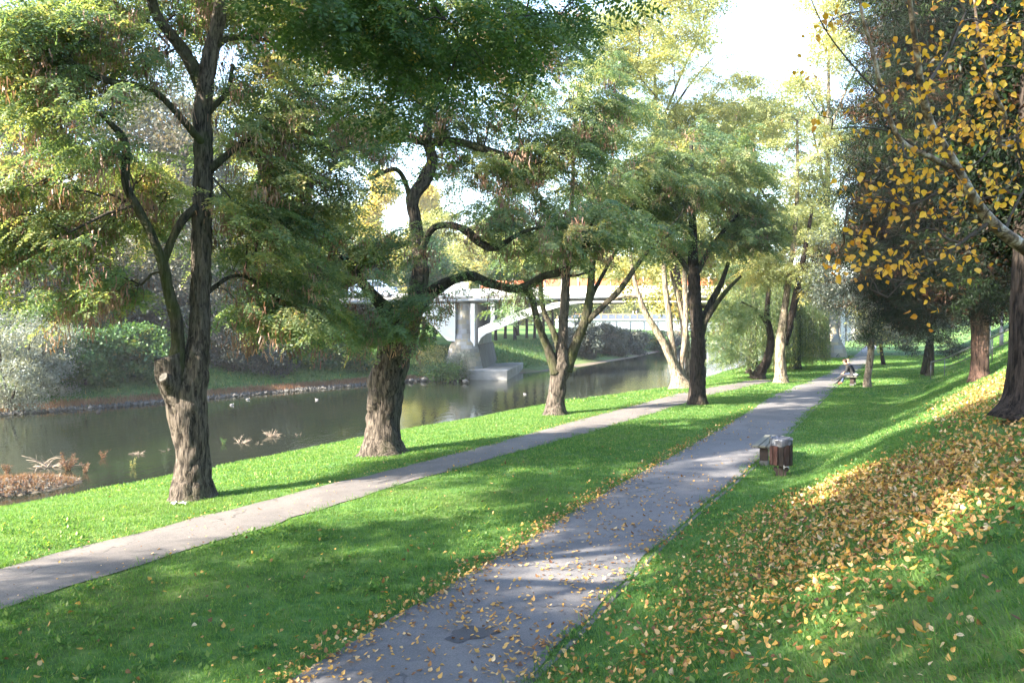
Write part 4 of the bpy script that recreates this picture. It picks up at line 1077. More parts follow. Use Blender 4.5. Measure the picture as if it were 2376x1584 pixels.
# ------------------------------------------------------------------ conifers on the slope
def conifer(name, label, base_uv, trunk, blobs, leaf, seed, k=60, ls=(.11, .035), spread=(.28, .28, .10), bark='thuja_bark', limbs=(), flare=.35, dirn=(0, 0, -.3), flat=.7, tvar=.25, tmean=.45, base=None, extra=None, sides=26):
    base = hit(*base_uv) if base is None else base
    y0 = base[1]; root = thing(name, label, 'tree', base); g = np.random.default_rng(seed)
    P, r = limb_pts(trunk, y0); P[0] = base - [0, 0, .08]
    mb = MB(); mb.tube(P - base, r, sides, sub=90, disp=bark_disp(seed, .07, .5, .05, flare, .04)); mb.build('trunk', M[bark], root)
    nodes = [catmull(P, 26)[6:]]
    for q, lb in enumerate(limbs):
        P2, r2 = limb_pts(lb, y0); mb = MB(); mb.tube(P2 - base, r2, 14, sub=50, disp=bark_disp(seed + q + 1, .07, .5, .05)); mb.build('limb', M[bark], root); nodes.append(catmull(P2, 14))
    C = in_blobs(px_blobs(blobs, y0), g, .6)
    if extra is not None: C = np.vstack([C, in_blobs(extra, g, .6)])
    C = C[(C - 0)[:, 2] > terrain(C[:, 0], C[:, 1]) + .5]
    mb = MB(); twig_net(mb, C - base, np.concatenate(nodes) - base, 1, .006)
    n2 = int(len(C) * .8); C2 = C[g.integers(0, len(C), n2)] + g.normal(0, 1, (n2, 3)) * np.array(spread) * 1.3
    crown_build('crown', root, [M[leaf], M['twig']], mb, leaf_sprays(int(k * 1.6), spread, ls[0], ls[1], g, 4, dirn, flat, tmean), np.vstack([C, C2]) - base, g, tvar * .8, tilt=.35)
    return root
hb = hit(2273, 880)
conifer('thuja_tree', 'large dark thuja with reddish double trunk, sunlit at its foot, on the slope', (2273, 880),
        [(2273, 882, 44, 0), (2272, 850, 37, 0), (2272, 780, 36, 0), (2268, 700, 34, 0), (2262, 600, 26, 0), (2250, 450, 20, 0), (2240, 250, 14, 0), (2230, 0, 8, 0)],
        [(2130, 80, 110, 120, 60), (2240, 40, 130, 130, 60), (2340, 100, 110, 160, 60), (2130, 260, 120, 130, 80), (2240, 250, 140, 150, 90), (2340, 330, 120, 160, 80), (2110, 420, 120, 110, 80), (2230, 440, 140, 130, 90),
         (2090, 560, 100, 90, 60), (2200, 600, 130, 90, 80), (2310, 560, 110, 120, 70), (2280, 650, 90, 40, 30), (2140, 650, 110, 50, 40), (2325, 690, 45, 60, 22), (2205, 700, 55, 45, 16), (2110, 705, 50, 55, 14), (2050, 640, 50, 50, 12), (2200, -120, 180, 130, 70)],
        'leaf_thuja', 801, k=230, ls=(.13, .020), dirn=(0, 0, -.9), flat=.3, limbs=[[(2280, 860, 26, -.1), (2284, 780, 22, -.12), (2286, 700, 18, -.1), (2292, 600, 12, 0)]])
conifer('conifer_tree', 'thick dark trunk cut by the right edge of the picture, nearest on the slope', (2374, 966),
        [(2384, 972, 116, 0), (2384, 930, 98, 0), (2386, 860, 88, 0), (2388, 760, 84, 0), (2390, 660, 80, 0), (2392, 560, 74, 0), (2380, 400, 44, 0), (2385, 200, 32, 0), (2390, 0, 22, 0)],
        [(2360, 480, 90, 70, 16, .4, .9), (2420, 380, 150, 110, 26, .2, 1.2), (2330, 280, 60, 90, 12, .8, .8), (2400, 150, 130, 140, 30, .3, 1.2), (2480, 560, 120, 80, 20, 0, 1.2)],
        'leaf_thuja', 802, k=120, ls=(.09, .035), bark='dark_bark', spread=(.2, .2, .09), sides=40)
conifer('fir_tree', 'small silvery fir with a pale curved trunk right beside the seated pair', (2012, 898),
        [(2012, 900, 19, 0), (2013, 875, 16, 0), (2018, 840, 16, 0), (2021, 810, 15, 0), (2022, 780, 14, 0), (2020, 720, 11, 0), (2016, 640, 8, 0), (2014, 560, 4, 0)],
        [(2025, 765, 35, 30, 16, 0, .7), (1960, 690, 70, 40, 30), (2040, 690, 70, 50, 30), (1930, 650, 40, 30, 12), (2000, 620, 80, 45, 30), (2010, 540, 60, 50, 22), (1950, 580, 45, 35, 12)],
        'leaf_blue', 803, k=90, ls=(.12, .04), bark='pale_bark', spread=(.35, .35, .10), tmean=.55)
conifer('thuja_tree', 'leaning pair of mossy trunks under a low silver tipped crown by the handrail', (2156, 872),
        [(2159, 876, 17, 0), (2160, 850, 14, 0), (2160, 820, 15, 0), (2158, 780, 13, 0), (2155, 720, 9, 0), (2150, 640, 5, 0)],
        [(2130, 745, 70, 35, 34, -.5), (2200, 760, 55, 45, 26), (2120, 790, 50, 22, 14, -.4, .8), (2160, 690, 90, 50, 40), (2205, 800, 30, 25, 8)],
        'leaf_blue', 804, k=90, ls=(.12, .045), bark='moss_bark', limbs=[[(2142, 868, 15, .3), (2148, 830, 11, .2), (2154, 790, 9, .1)]], tmean=.5, spread=(.3, .3, .12))
conifer('small_tree', 'slim leaning tree with yellowing leaves on the grass beyond the silvery fir', (2050, 847),
        [(2051, 849, 10, 0), (2047, 825, 8, 0), (2044, 795, 8, 0), (2046, 750, 6, 0), (2050, 700, 4, 0)],
        [(2050, 745, 45, 35, 26), (2065, 700, 50, 40, 26), (2020, 715, 40, 30, 14)], 'leaf_gold', 805, k=60, ls=(.18, .12), bark='dark_bark', spread=(.4, .4, .25))
conifer('pine_tree', 'tall dark conifer filling the upper right corner behind the birch leaves', None,
        [(2420, 860, 60, 0), (2425, 600, 50, 0), (2430, 300, 40, 0), (2420, 0, 26, 0)],
        [(2060, 60, 90, 140, 34), (2040, 250, 60, 120, 22), (2160, 160, 120, 150, 44), (2280, 180, 130, 170, 50), (2060, 430, 80, 100, 26), (2190, 380, 120, 140, 40), (2320, 420, 110, 150, 40), (2000, 590, 60, 50, 12), (2380, 120, 120, 200, 44)],
        'leaf_thuja', 806, k=230, ls=(.16, .026), dirn=(0, 0, -.9), flat=.3, bark='dark_bark', base=np.array([at(2420, 30), 30, float(terrain(at(2420, 30), 30))]), spread=(.38, .38, .14))

# ------------------------------------------------------------------ birch leaning in from the right
def leaf_shape(l=1.0, curl=.25, seed=0):
    """an ovate pointed leaf, slightly folded along its midrib and curled; unit length along y"""
    g = np.random.default_rng(seed)
    ys = np.array([0, .18, .42, .7, 1.0]); ws = np.array([0.0, .33, .38, .22, 0.0])
    bend = lambda t: curl * (t * t) * g.uniform(.6, 1.4)
    c = np.stack([ys * 0, ys, -.0 + curl * ys ** 2], 1)
    lft = np.stack([-ws, ys, curl * ys ** 2 + ws * g.uniform(.1, .5)], 1); rgt = np.stack([ws, ys, curl * ys ** 2 + ws * g.uniform(.1, .5)], 1)
    V = np.vstack([c, lft[1:4], rgt[1:4]]) * l
    F3 = [(0, 1, 5), (0, 8, 1), (3, 4, 7), (3, 10, 4)]
    F4 = [(1, 2, 6, 5), (2, 3, 7, 6), (1, 8, 9, 2), (2, 9, 10, 3)]
    return V, F3, F4
def leaf_mesh(name, m, seed, curl, tint):
    V, F3, F4 = leaf_shape(1, curl, seed); mb = MB(); mb.add(V, F4, 0, tint, False)
    mb.F.append((np.array(F3), 0, np.full(4, tint, np.float32), False))
    return mb.mesh(name, m)
def leaf_cloud(mb, P, rots, size, tints, seed=0, curls=(.05, .2, -.2, .35)):
    g = np.random.default_rng(seed)
    for q, cu in enumerate(curls):
        sel = np.nonzero(np.arange(len(P)) % len(curls) == q)[0]
        if not len(sel): continue
        V, F3, F4 = leaf_shape(1, cu, seed + q)
        Rm = rots[sel]; X = np.einsum('nij,vj->nvi', Rm, V) * size[sel][:, None, None] + P[sel][:, None]
        off = (np.arange(len(sel)) * len(V))[:, None, None]
        mb.add(X.reshape(-1, 3), (np.array(F4)[None] + off).reshape(-1, 4), 0, np.repeat(tints[sel], len(F4)), False)
        mb.F.append((((np.array(F3)[None] + off).reshape(-1, 3)) + mb.n - len(X) * len(V), 0, np.repeat(tints[sel], len(F3)).astype(np.float32), False))
def rot_from(dirs, ups):
    y = unit(dirs); x = unit(np.cross(y, ups)); z = np.cross(x, y)
    return np.stack([x, y, z], -1)

def birch():
    Yb = 5.3
    bx, by = 5.3, 5.6
    base = np.array([bx, by, float(terrain(bx, by))])
    root = thing('birch_tree', 'birch leaning in from the right with flaking white limbs and golden leaves', 'tree', base)
    g = np.random.default_rng(91)
    L = [[(2376 + 160, 640, 44, .25), (2640, 740, 44, .2), (2490, 652, 38, .1), (2376, 574, 32, 0), (2318, 532, 28, -.1), (2270, 478, 25, -.2), (2232, 415, 24, -.3), (2205, 365, 22, -.35), (2160, 290, 19, -.4), (2140, 215, 17, -.5), (2126, 110, 14, -.6), (2112, 10, 11, -.7), (2100, -120, 7, -.8)],
         [(2222, 400, 16, -.3), (2165, 368, 13, -.4), (2090, 325, 11, -.5), (2050, 230, 10, -.55), (2030, 140, 9, -.6), (2000, 30, 7, -.65), (1985, -80, 4, -.7)],
         [(2376 + 80, 420, 20, .6), (2376, 322, 14, .5), (2330, 262, 12, .4), (2292, 180, 10, .3), (2270, 80, 7, .25), (2255, -60, 4, .2)],
         [(2290, 520, 12, -.15), (2235, 560, 8, -.25), (2180, 600, 6, -.35), (2110, 640, 4, -.45), (2060, 690, 2.5, -.5)],
         [(2135, 345, 6, -.45), (2060, 305, 5, -.5), (1990, 295, 3.5, -.6), (1930, 300, 2, -.7)],
         [(2040, 220, 6, -.55), (1960, 130, 4, -.6), (1910, 60, 3, -.7), (1870, -30, 2, -.7)],
         [(2140, 215, 8, -.5), (2200, 120, 6, -.2), (2240, 30, 4, 0)],
         [(2200, 430, 7, -.3), (2130, 470, 5, -.35), (2060, 470, 3.5, -.4), (1970, 480, 2, -.5)],
         [(2330, 540, 8, 0), (2360, 470, 6, .1), (2400, 400, 4, .2)]]
    trunk = np.array([base - [0, 0, .1], base + [-.05, -.1, 1.0], base + [-.15, -.15, 1.9], base + [-.1, -.1, 3.2], base + [0, 0, 5.5]])
    mb = MB(); mb.tube(trunk - base, [.16, .13, .11, .09, .05], 22, sub=70, disp=bark_disp(91, .04)); mb.build('trunk', M['birch_bark'], root)
    nodes = []
    for q, lb in enumerate(L):
        P, r = limb_pts(lb, Yb)
        if q == 0: P[0] = trunk[1] * .5 + trunk[2] * .5
        if q == 2: P[0] = trunk[3]
        if q == 8: P[0] = P[0]
        mb = MB(); mb.tube(P - base, r, 14 if q < 3 else 8, sub=70, disp=bark_disp(191 + q, .05)); mb.build('limb', M['birch_bark'] if q < 3 else M['twig'], root); nodes.append(catmull(P, 26))
    nodes = np.concatenate(nodes)
    C = in_blobs(px_blobs([(2080, 480, 90, 60, 26, -.4, .35), (2150, 430, 80, 50, 24, -.4, .35), (2060, 400, 80, 70, 22, -.5, .35), (2100, 340, 90, 50, 16, -.5, .35), (2180, 320, 70, 70, 18, -.4, .35), (2060, 250, 70, 70, 14, -.6, .3),
                           (2210, 220, 80, 80, 24, -.3, .4), (2270, 120, 90, 80, 30, 0, .5), (2350, 60, 80, 90, 40, .1, .5), (2340, 200, 60, 80, 26, .2, .4), (2300, 330, 80, 70, 24, .1, .4), (2340, 430, 50, 50, 14, .1, .3), (2120, 180, 60, 80, 14, -.5, .3),
                           (2040, 110, 70, 70, 10, -.6, .3), (1960, 30, 70, 30, 7, -.6, .3), (2220, 30, 90, 60, 20, -.2, .4), (2000, 560, 60, 40, 12, -.5, .3), (2060, 580, 60, 40, 14, -.45, .3), (2230, 520, 60, 30, 16, -.2, .3), (2190, 610, 60, 30, 8, -.35, .3),
                           (2000, 660, 60, 30, 10, -.5, .3), (1960, 600, 50, 30, 6, -.5, .3), (2110, 620, 60, 40, 9, -.45, .3), (2140, 700, 30, 20, 2, -.4, .2), (1930, 450, 40, 60, 6, -.6, .3), (1900, 330, 60, 60, 4, -.7, .3), (1800, 180, 80, 60, 3, -.7, .3),
                           (2250, 460, 60, 50, 12, -.2, .3), (2440, 200, 90, 200, 50, .3, .6), (2300, -80, 200, 70, 60, 0, .6)], Yb), g, .2)
    C = C[(g.random(len(C)) < .66) & (clump(C, 5.5) > -.10)]
    mb = MB(); twig_net(mb, C - base, nodes - base, 0, .0026, .5, .02, 4, .011)
    # bare twigs
    B = in_blobs(px_blobs([(2150, 500, 180, 90, 60, -.3, .5), (2180, 560, 160, 60, 30, -.3, .4), (2040, 620, 120, 80, 26, -.45, .4), (2250, 350, 110, 180, 40, -.1, .4)], Yb), g, 0)
    twig_net(mb, B - base, nodes - base, 0, .0024, .5, .03, 4, .008)
    mb.build('twig_spray', M['twig'], root, kind='stuff')
    n = 6
    P = np.repeat(C, n, 0) + g.normal(0, 1, (len(C) * n, 3)) * np.array([.06, .06, .055])
    N = len(P)
    d = unit(np.array([0, 0, -1.0]) + g.normal(0, .75, (N, 3))); ups = unit(g.normal(0, 1, (N, 3)) + np.array([-.3, -.9, .1]))
    Rm = rot_from(d, ups); size = g.uniform(.024, .051, N); tint = np.clip(g.normal(.5, .28, N), 0, 1)
    # the largest in the picture, one object each
    rel = P - np.array([0, 0, H]); dep = rel[:, 1]; uu = 1188 + FPX * rel[:, 0] / dep; vv = 735 - FPX * rel[:, 2] / dep
    vis = (uu > 0) & (uu < 2370) & (vv > 5) & (vv < 800)
    order = np.argsort(-(size / dep) * vis)
    big = order[:300]; rest = order[300:]
    meshes = [leaf_mesh('leaf', M['leaf_birch'], 40 + q, cu, tn) for q, (cu, tn) in enumerate([(.05, .3), (.25, .5), (-.25, .6), (.4, .75), (.15, .9), (-.1, .15)])]
    for q, i in enumerate(big):
        o = link('leaf', meshes[q % 6], root)
        m4 = np.eye(4); m4[:3, :3] = Rm[i] * size[i]; m4[:3, 3] = P[i] - base
        o.matrix_local = Matrix(m4.tolist())
    mb = MB(); leaf_cloud(mb, (P - base)[rest], Rm[rest], size[rest], tint[rest], 41)
    mb.build('foliage', M['leaf_birch'], root, kind='stuff')
birch()

# ------------------------------------------------------------------ grass blades
def point_instancer(name, Vt, Ft, tints, m, pts, rots, scl, label):
    """one object: a tuft in its own mesh, repeated over points of the same mesh by a node modifier"""
    n0 = len(Vt)
    me = bpy.data.meshes.new(name)
    Vall = np.vstack([Vt, pts]).astype(np.float32)
    me.vertices.add(len(Vall)); me.vertices.foreach_set('co', Vall.ravel())
    Ft = np.asarray(Ft); me.loops.add(Ft.size); me.polygons.add(len(Ft))
    me.loops.foreach_set('vertex_index', Ft.ravel().astype(np.int32)); me.polygons.foreach_set('loop_start', (np.arange(len(Ft)) * Ft.shape[1]).astype(np.int32))
    me.attributes.new('tint', 'FLOAT', 'FACE').data.foreach_set('value', np.asarray(tints, np.float32))
    me.attributes.new('spot', 'BOOLEAN', 'POINT').data.foreach_set('value', np.arange(len(Vall)) >= n0)
    rt = np.zeros((len(Vall), 3), np.float32); rt[n0:] = rots
    me.attributes.new('turn', 'FLOAT_VECTOR', 'POINT').data.foreach_set('vector', rt.ravel())
    sc = np.ones(len(Vall), np.float32); sc[n0:] = scl
    me.attributes.new('size', 'FLOAT', 'POINT').data.foreach_set('value', sc)
    me.materials.append(m); me.update(calc_edges=True)
    o = bpy.data.objects.new(name, me); COL.objects.link(o)
    tag(o, label, None, None, 'stuff')
    ng = bpy.data.node_groups.new(name, 'GeometryNodeTree')
    ng.interface.new_socket('Geometry', in_out='INPUT', socket_type='NodeSocketGeometry'); ng.interface.new_socket('Geometry', in_out='OUTPUT', socket_type='NodeSocketGeometry')
    N = ng.nodes; Lk = ng.links
    gi = N.new('NodeGroupInput'); go = N.new('NodeGroupOutput'); sep = N.new('GeometryNodeSeparateGeometry'); sep.domain = 'POINT'
    def attr(nm, t):
        a = N.new('GeometryNodeInputNamedAttribute'); a.data_type = t; a.inputs['Name'].default_value = nm
        return [s for s in a.outputs if s.enabled and s.name == 'Attribute'][0]
    iop = N.new('GeometryNodeInstanceOnPoints')
    e2r = N.new('FunctionNodeEulerToRotation')
    Lk.new(gi.outputs[0], sep.inputs['Geometry']); Lk.new(attr('spot', 'BOOLEAN'), sep.inputs['Selection'])
    Lk.new(sep.outputs[0], iop.inputs['Points']); Lk.new(sep.outputs[1], iop.inputs['Instance'])
    Lk.new(attr('turn', 'FLOAT_VECTOR'), e2r.inputs[0]); Lk.new(e2r.outputs[0], iop.inputs['Rotation']); Lk.new(attr('size', 'FLOAT'), iop.inputs['Scale'])
    Lk.new(iop.outputs[0], go.inputs[0])
    md = o.modifiers.new('tufts', 'NODES'); md.node_group = ng
    return o
def tuft(n, rad, h, w, seed, bend=.5, clover=0):
    g = np.random.default_rng(seed)
    a = g.uniform(0, 6.283, n); r = rad * np.sqrt(g.uniform(0, 1, n))
    b = np.stack([np.cos(a) * r, np.sin(a) * r, np.full(n, -.01)], 1)
    az = g.uniform(0, 6.283, n); d = np.stack([np.cos(az), np.sin(az), az * 0], 1); s = np.stack([-np.sin(az), np.cos(az), az * 0], 1)
    hh = h * g.uniform(.45, 1.2, n); bd = bend * g.uniform(.3, 1.5, n) * hh; ww = w * g.uniform(.7, 1.3, n)
    mid = b + d * (bd * .35)[:, None] + np.array([0, 0, 1.0]) * (hh * .6)[:, None]; tip = b + d * bd[:, None] + np.array([0, 0, 1.0]) * (hh * np.clip(1 - .3 * bend, .5, 1))[:, None]
    wv = s * ww[:, None] * .5
    V = np.stack([b - wv, b + wv, mid + wv * .8, mid - wv * .8, tip], 1)
    o = (np.arange(n) * 5)[:, None]
    F = np.concatenate([np.stack([o[:, 0], o[:, 0] + 1, o[:, 0] + 2], 1), np.stack([o[:, 0], o[:, 0] + 2, o[:, 0] + 3], 1), np.stack([o[:, 0] + 3, o[:, 0] + 2, o[:, 0] + 4], 1)])
    t = np.clip(g.normal(.45, .16, n), 0, .93); t[g.random(n) < .035] = 1.0
    return V.reshape(-1, 3), F, np.tile(t, 3)
def lawn_points(y0, y1, step, seed, keep=1.0, margin=.03):
    g = np.random.default_rng(seed)
    pts = []
    for y in np.arange(y0, y1, step):
        w = .64 * y + 1.5
        x = np.arange(-w, w, step)
        pts.append(np.stack([x + g.uniform(-.5, .5, len(x)) * step, y + g.uniform(-.5, .5, len(x)) * step], 1))
    p = np.concatenate(pts); x, y = p[:, 0], p[:, 1]
    on_main = (x > XM(y) - margin) & (x < XR(y) + margin - .03)
    on_side = (x > XL(y) - margin) & (x < XK(y) + margin) & (y < 43)
    z = terrain(x, y)
    ok = ~on_main & ~on_side & (z > -1.15) & (x > FB(y) + 6) & (g.random(len(x)) < keep)
    for (bx_, by_), r_ in zip(BASES, BASE_R): ok &= np.hypot(x - bx_, y - by_) > r_ * g.uniform(.45, .95, len(x))
    p = p[ok]; x, y = p[:, 0], p[:, 1]; z = terrain(x, y)
    e = .15
    gx = (terrain(x + e, y) - terrain(x - e, y)) / (2 * e); gy = (terrain(x, y + e) - terrain(x, y - e)) / (2 * e)
    P = np.stack([x, y, z], 1)
    yaw = g.uniform(0, 6.283, len(x))
    rots = np.zeros((len(x), 3))
    for i in range(len(x)):
        nrm = Vector((-gx[i] * .7, -gy[i] * .7, 1)).normalized()
        q = Vector((0, 0, 1)).rotation_difference(nrm) @ __import__('mathutils').Quaternion((0, 0, 1), yaw[i])
        rots[i] = q.to_euler()
    return P, rots, g
lab = ['short mown green grass covering the lawns and slope', 'longer grass blades mixed through the lawns', 'lawn grass farther along the bank', 'distant lawn grass up to the bridge', 'broad leafed weeds low in the near lawn']
def grass_layer(y0, y1, step, n, h, w, seed, li, keep=1.0, bend=.6, smin=.7, smax=1.3):
    P, rots, g = lawn_points(y0, y1, step, seed, keep)
    V, F, t = tuft(n, step * .85, h, w, seed, bend)
    point_instancer('grass', V, F, t, M['grass'], P, rots, g.uniform(smin, smax, len(P)), lab[li])
grass_layer(2.6, 17, .16, 70, .055, .0055, 21, 0)
grass_layer(2.6, 15, .16, 16, .11, .006, 22, 1, keep=.35, bend=1.0)
grass_layer(17, 34, .30, 120, .06, .012, 23, 2)
grass_layer(34, 70, .6, 130, .07, .03, 24, 3)
# longer tufts along the path edges and in loose patches
P, rots, g = lawn_points(2.6, 30, .13, 27, .5, -.02)
x, y = P[:, 0], P[:, 1]
de = np.minimum(np.minimum(np.abs(x - XM(y)), np.abs(x - XR(y))), np.minimum(np.abs(x - XL(y)), np.abs(x - XK(y))))
kp = ((de < .16) & (clump(P, 1.7) > -.15)) | ((clump(P, .9) > .42) & (g.random(len(P)) < .25)); P, rots = P[kp], rots[kp]
V, F, t = tuft(20, .09, .14, .006, 27, 1.1)
point_instancer('grass', V, F, t, M['grass'], P, rots, g.uniform(.5, 1.3, len(P)), 'longer uncut grass tufts along the path edges')
# clover and plantain leaves
g = np.random.default_rng(25); nb = 26
a = g.uniform(0, 6.283, nb); r = .10 * np.sqrt(g.random(nb)); c = np.stack([np.cos(a) * r, np.sin(a) * r, g.uniform(.01, .045, nb)], 1)
V, F, t = simple_leaves(c, 1, np.zeros(3), .046, .030, True, g, dirn=(0, 0, .1), flat=.9)
P, rots, g = lawn_points(2.6, 14, .25, 26, .6)
kp = clump(P, 1.1) > -.1; P, rots = P[kp], rots[kp]
point_instancer('ground_cover', V, F, np.clip(t * .9, 0, .85), M['grass'], P, rots, g.uniform(.6, 1.4, len(P)), lab[4])

# ------------------------------------------------------------------ fallen leaves
def fallen_leaves():
    g = np.random.default_rng(61)
    P = []
    def scatter(poly_fn, n, keep):
        pts = []
        while sum(len(k) for k in pts) < n:
            q = poly_fn(4000); q = q[g.random(len(q)) < keep(q[:, 0], q[:, 1])]; pts.append(q)
        return np.concatenate(pts)[:n]
    # main path, thick near the viewer and along its edges
    def path_pts(m):
        y = g.uniform(3.0, 26, m); f = g.random(m); return np.stack([XM(y) + f * (XR(y) - XM(y)), y], 1)
    path = scatter(path_pts, 2300, lambda x, y: np.clip(1.1 - (y - 4) / 13, .05, 1) * (.45 + .55 * sstep(.2, .9, np.sin(x * 3 + y * 1.7) * .5 + .6)))
    def edge_pts(m):
        y = g.uniform(3.5, 30, m); return np.stack([XM(y) + g.normal(-.06, .16, m), y], 1)
    edg = scatter(edge_pts, 2100, lambda x, y: np.clip(1.15 - y / 26, .08, 1))
    def edge2_pts(m):
        y = g.uniform(3.5, 20, m); return np.stack([XR(y) + g.normal(.0, .14, m), y], 1)
    edg2 = scatter(edge2_pts, 450, lambda x, y: np.clip(1.15 - y / 18, .08, 1))
    # slope on the right
    def slope_pts(m):
        y = g.uniform(2.6, 26, m); return np.stack([XR(y) + g.uniform(.1, 9, m) / .9, y], 1)
    def slope_keep(x, y):
        t = (x - XR(y)) * .9
        band = np.exp(-((t - 3.4 + .02 * y) / 1.55) ** 2) * sstep(5.4, 8.0, y) * (1 - sstep(10.5, 14.0, y + 1.2 * np.sin(x * 1.2)))
        band2 = .75 * np.exp(-((t - 4.8) / .9) ** 2) * sstep(11, 14, y) * (1 - sstep(17, 25, y))
        low = .16 * np.exp(-((t - 1.8) / 1.6) ** 2) * (1 - sstep(9, 15, y))
        cl = .55 + .45 * np.sin(x * 2.1 + np.sin(y * 2.6)) * np.sin(y * 2.3 + np.sin(x * 1.7))
        return np.clip((band * (.45 + .55 * cl) + band2 * cl + low), 0, 1)
    slope = scatter(slope_pts, 17500, slope_keep)
    # thin scatter over the lawns
    def lawn_pts(m):
        y = g.uniform(4.5, 26, m); x = g.uniform(-1, 1, m) * (.64 * y + .5); return np.stack([x, y], 1)
    lawn = scatter(lawn_pts, 420, lambda x, y: (x < XM(y)) * np.clip(1 - (XM(y) - x) / 7, .06, 1) * np.clip(1.1 - y / 26, .1, 1) * (terrain(x, y) > -.5))
    def side_pts(m):
        y = g.uniform(8, 36, m); f = g.random(m); return np.stack([XL(y) + f * (XK(y) - XL(y)), y], 1)
    side = scatter(side_pts, 650, lambda x, y: np.ones_like(x))
    def side_edge(m):
        y = g.uniform(8, 36, m); return np.stack([XL(y) + g.normal(-.05, .1, m), y], 1)
    sed = scatter(side_edge, 500, lambda x, y: np.ones_like(x))
    XY = np.concatenate([path, edg, edg2, slope, lawn, side, sed]); cls = np.concatenate([np.full(len(k), i) for i, k in enumerate((path, edg, edg2, slope, lawn, side, sed))])
    x, y = XY[:, 0], XY[:, 1]; N = len(x)
    flat = (x > XM(y)) & (x < XR(y)) | (x > XL(y)) & (x < XK(y))
    z = terrain(x, y) + np.where(flat, g.uniform(.03, .042, N), g.uniform(.02, .066, N))
    e = .2; gx = (terrain(x + e, y) - terrain(x - e, y)) / (2 * e); gy = (terrain(x, y + e) - terrain(x, y - e)) / (2 * e)
    up = unit(np.stack([-gx, -gy, np.ones(N)], 1) + g.normal(0, 1, (N, 3)) * np.where(flat, .16, .5)[:, None])
    d = g.normal(0, 1, (N, 3)); d = unit(d - up * (d * up).sum(1)[:, None])
    Rm = rot_from(d, up); size = g.uniform(.028, .064, N) * np.where(cls >= 5, .55, 1); tint = np.where(g.random(N) < .2, g.uniform(0, .22, N), np.clip(g.beta(2.2, 1.6, N), 0, 1))
    Pt = np.stack([x, y, z], 1)
    rel = Pt - np.array([0, 0, H]); uu = 1188 + FPX * x / y; vv = 735 - FPX * rel[:, 2] / y
    vis = (uu > 5) & (uu < 2371) & (vv < 1580)
    order = np.argsort(-(size / y) * vis); big, rest = order[:300], order[300:]
    meshes = [leaf_mesh('fallen_leaf', M['leaf_fallen'], 70 + q, cu, tn) for q, (cu, tn) in enumerate([(.15, .35), (.5, .5), (-.35, .7), (.8, .62), (.3, .95), (-.2, .12), (.1, .8), (.6, .2)])]
    for q, i in enumerate(big):
        m4 = np.eye(4); m4[:3, :3] = Rm[i] * size[i]; m4[:3, 3] = Pt[i]
        onp = flat[i]
        o = link('fallen_leaf', meshes[q % 8], None, label='dry yellow leaf lying on the asphalt of the near main path' if onp else 'yellow brown leaf lying in the grass near the viewer', cat='leaf', group='fallen leaves on the near path' if onp else 'fallen leaves in the near grass')
        o.matrix_world = Matrix(m4.tolist())
    mb = MB(); leaf_cloud(mb, Pt[rest], Rm[rest], size[rest], tint[rest], 71, (.15, .5, -.35, .75))
    mb.build('leaf_litter', M['leaf_fallen'], label='thousands of yellow and brown leaves strewn over slope and paths', kind='stuff')
fallen_leaves()

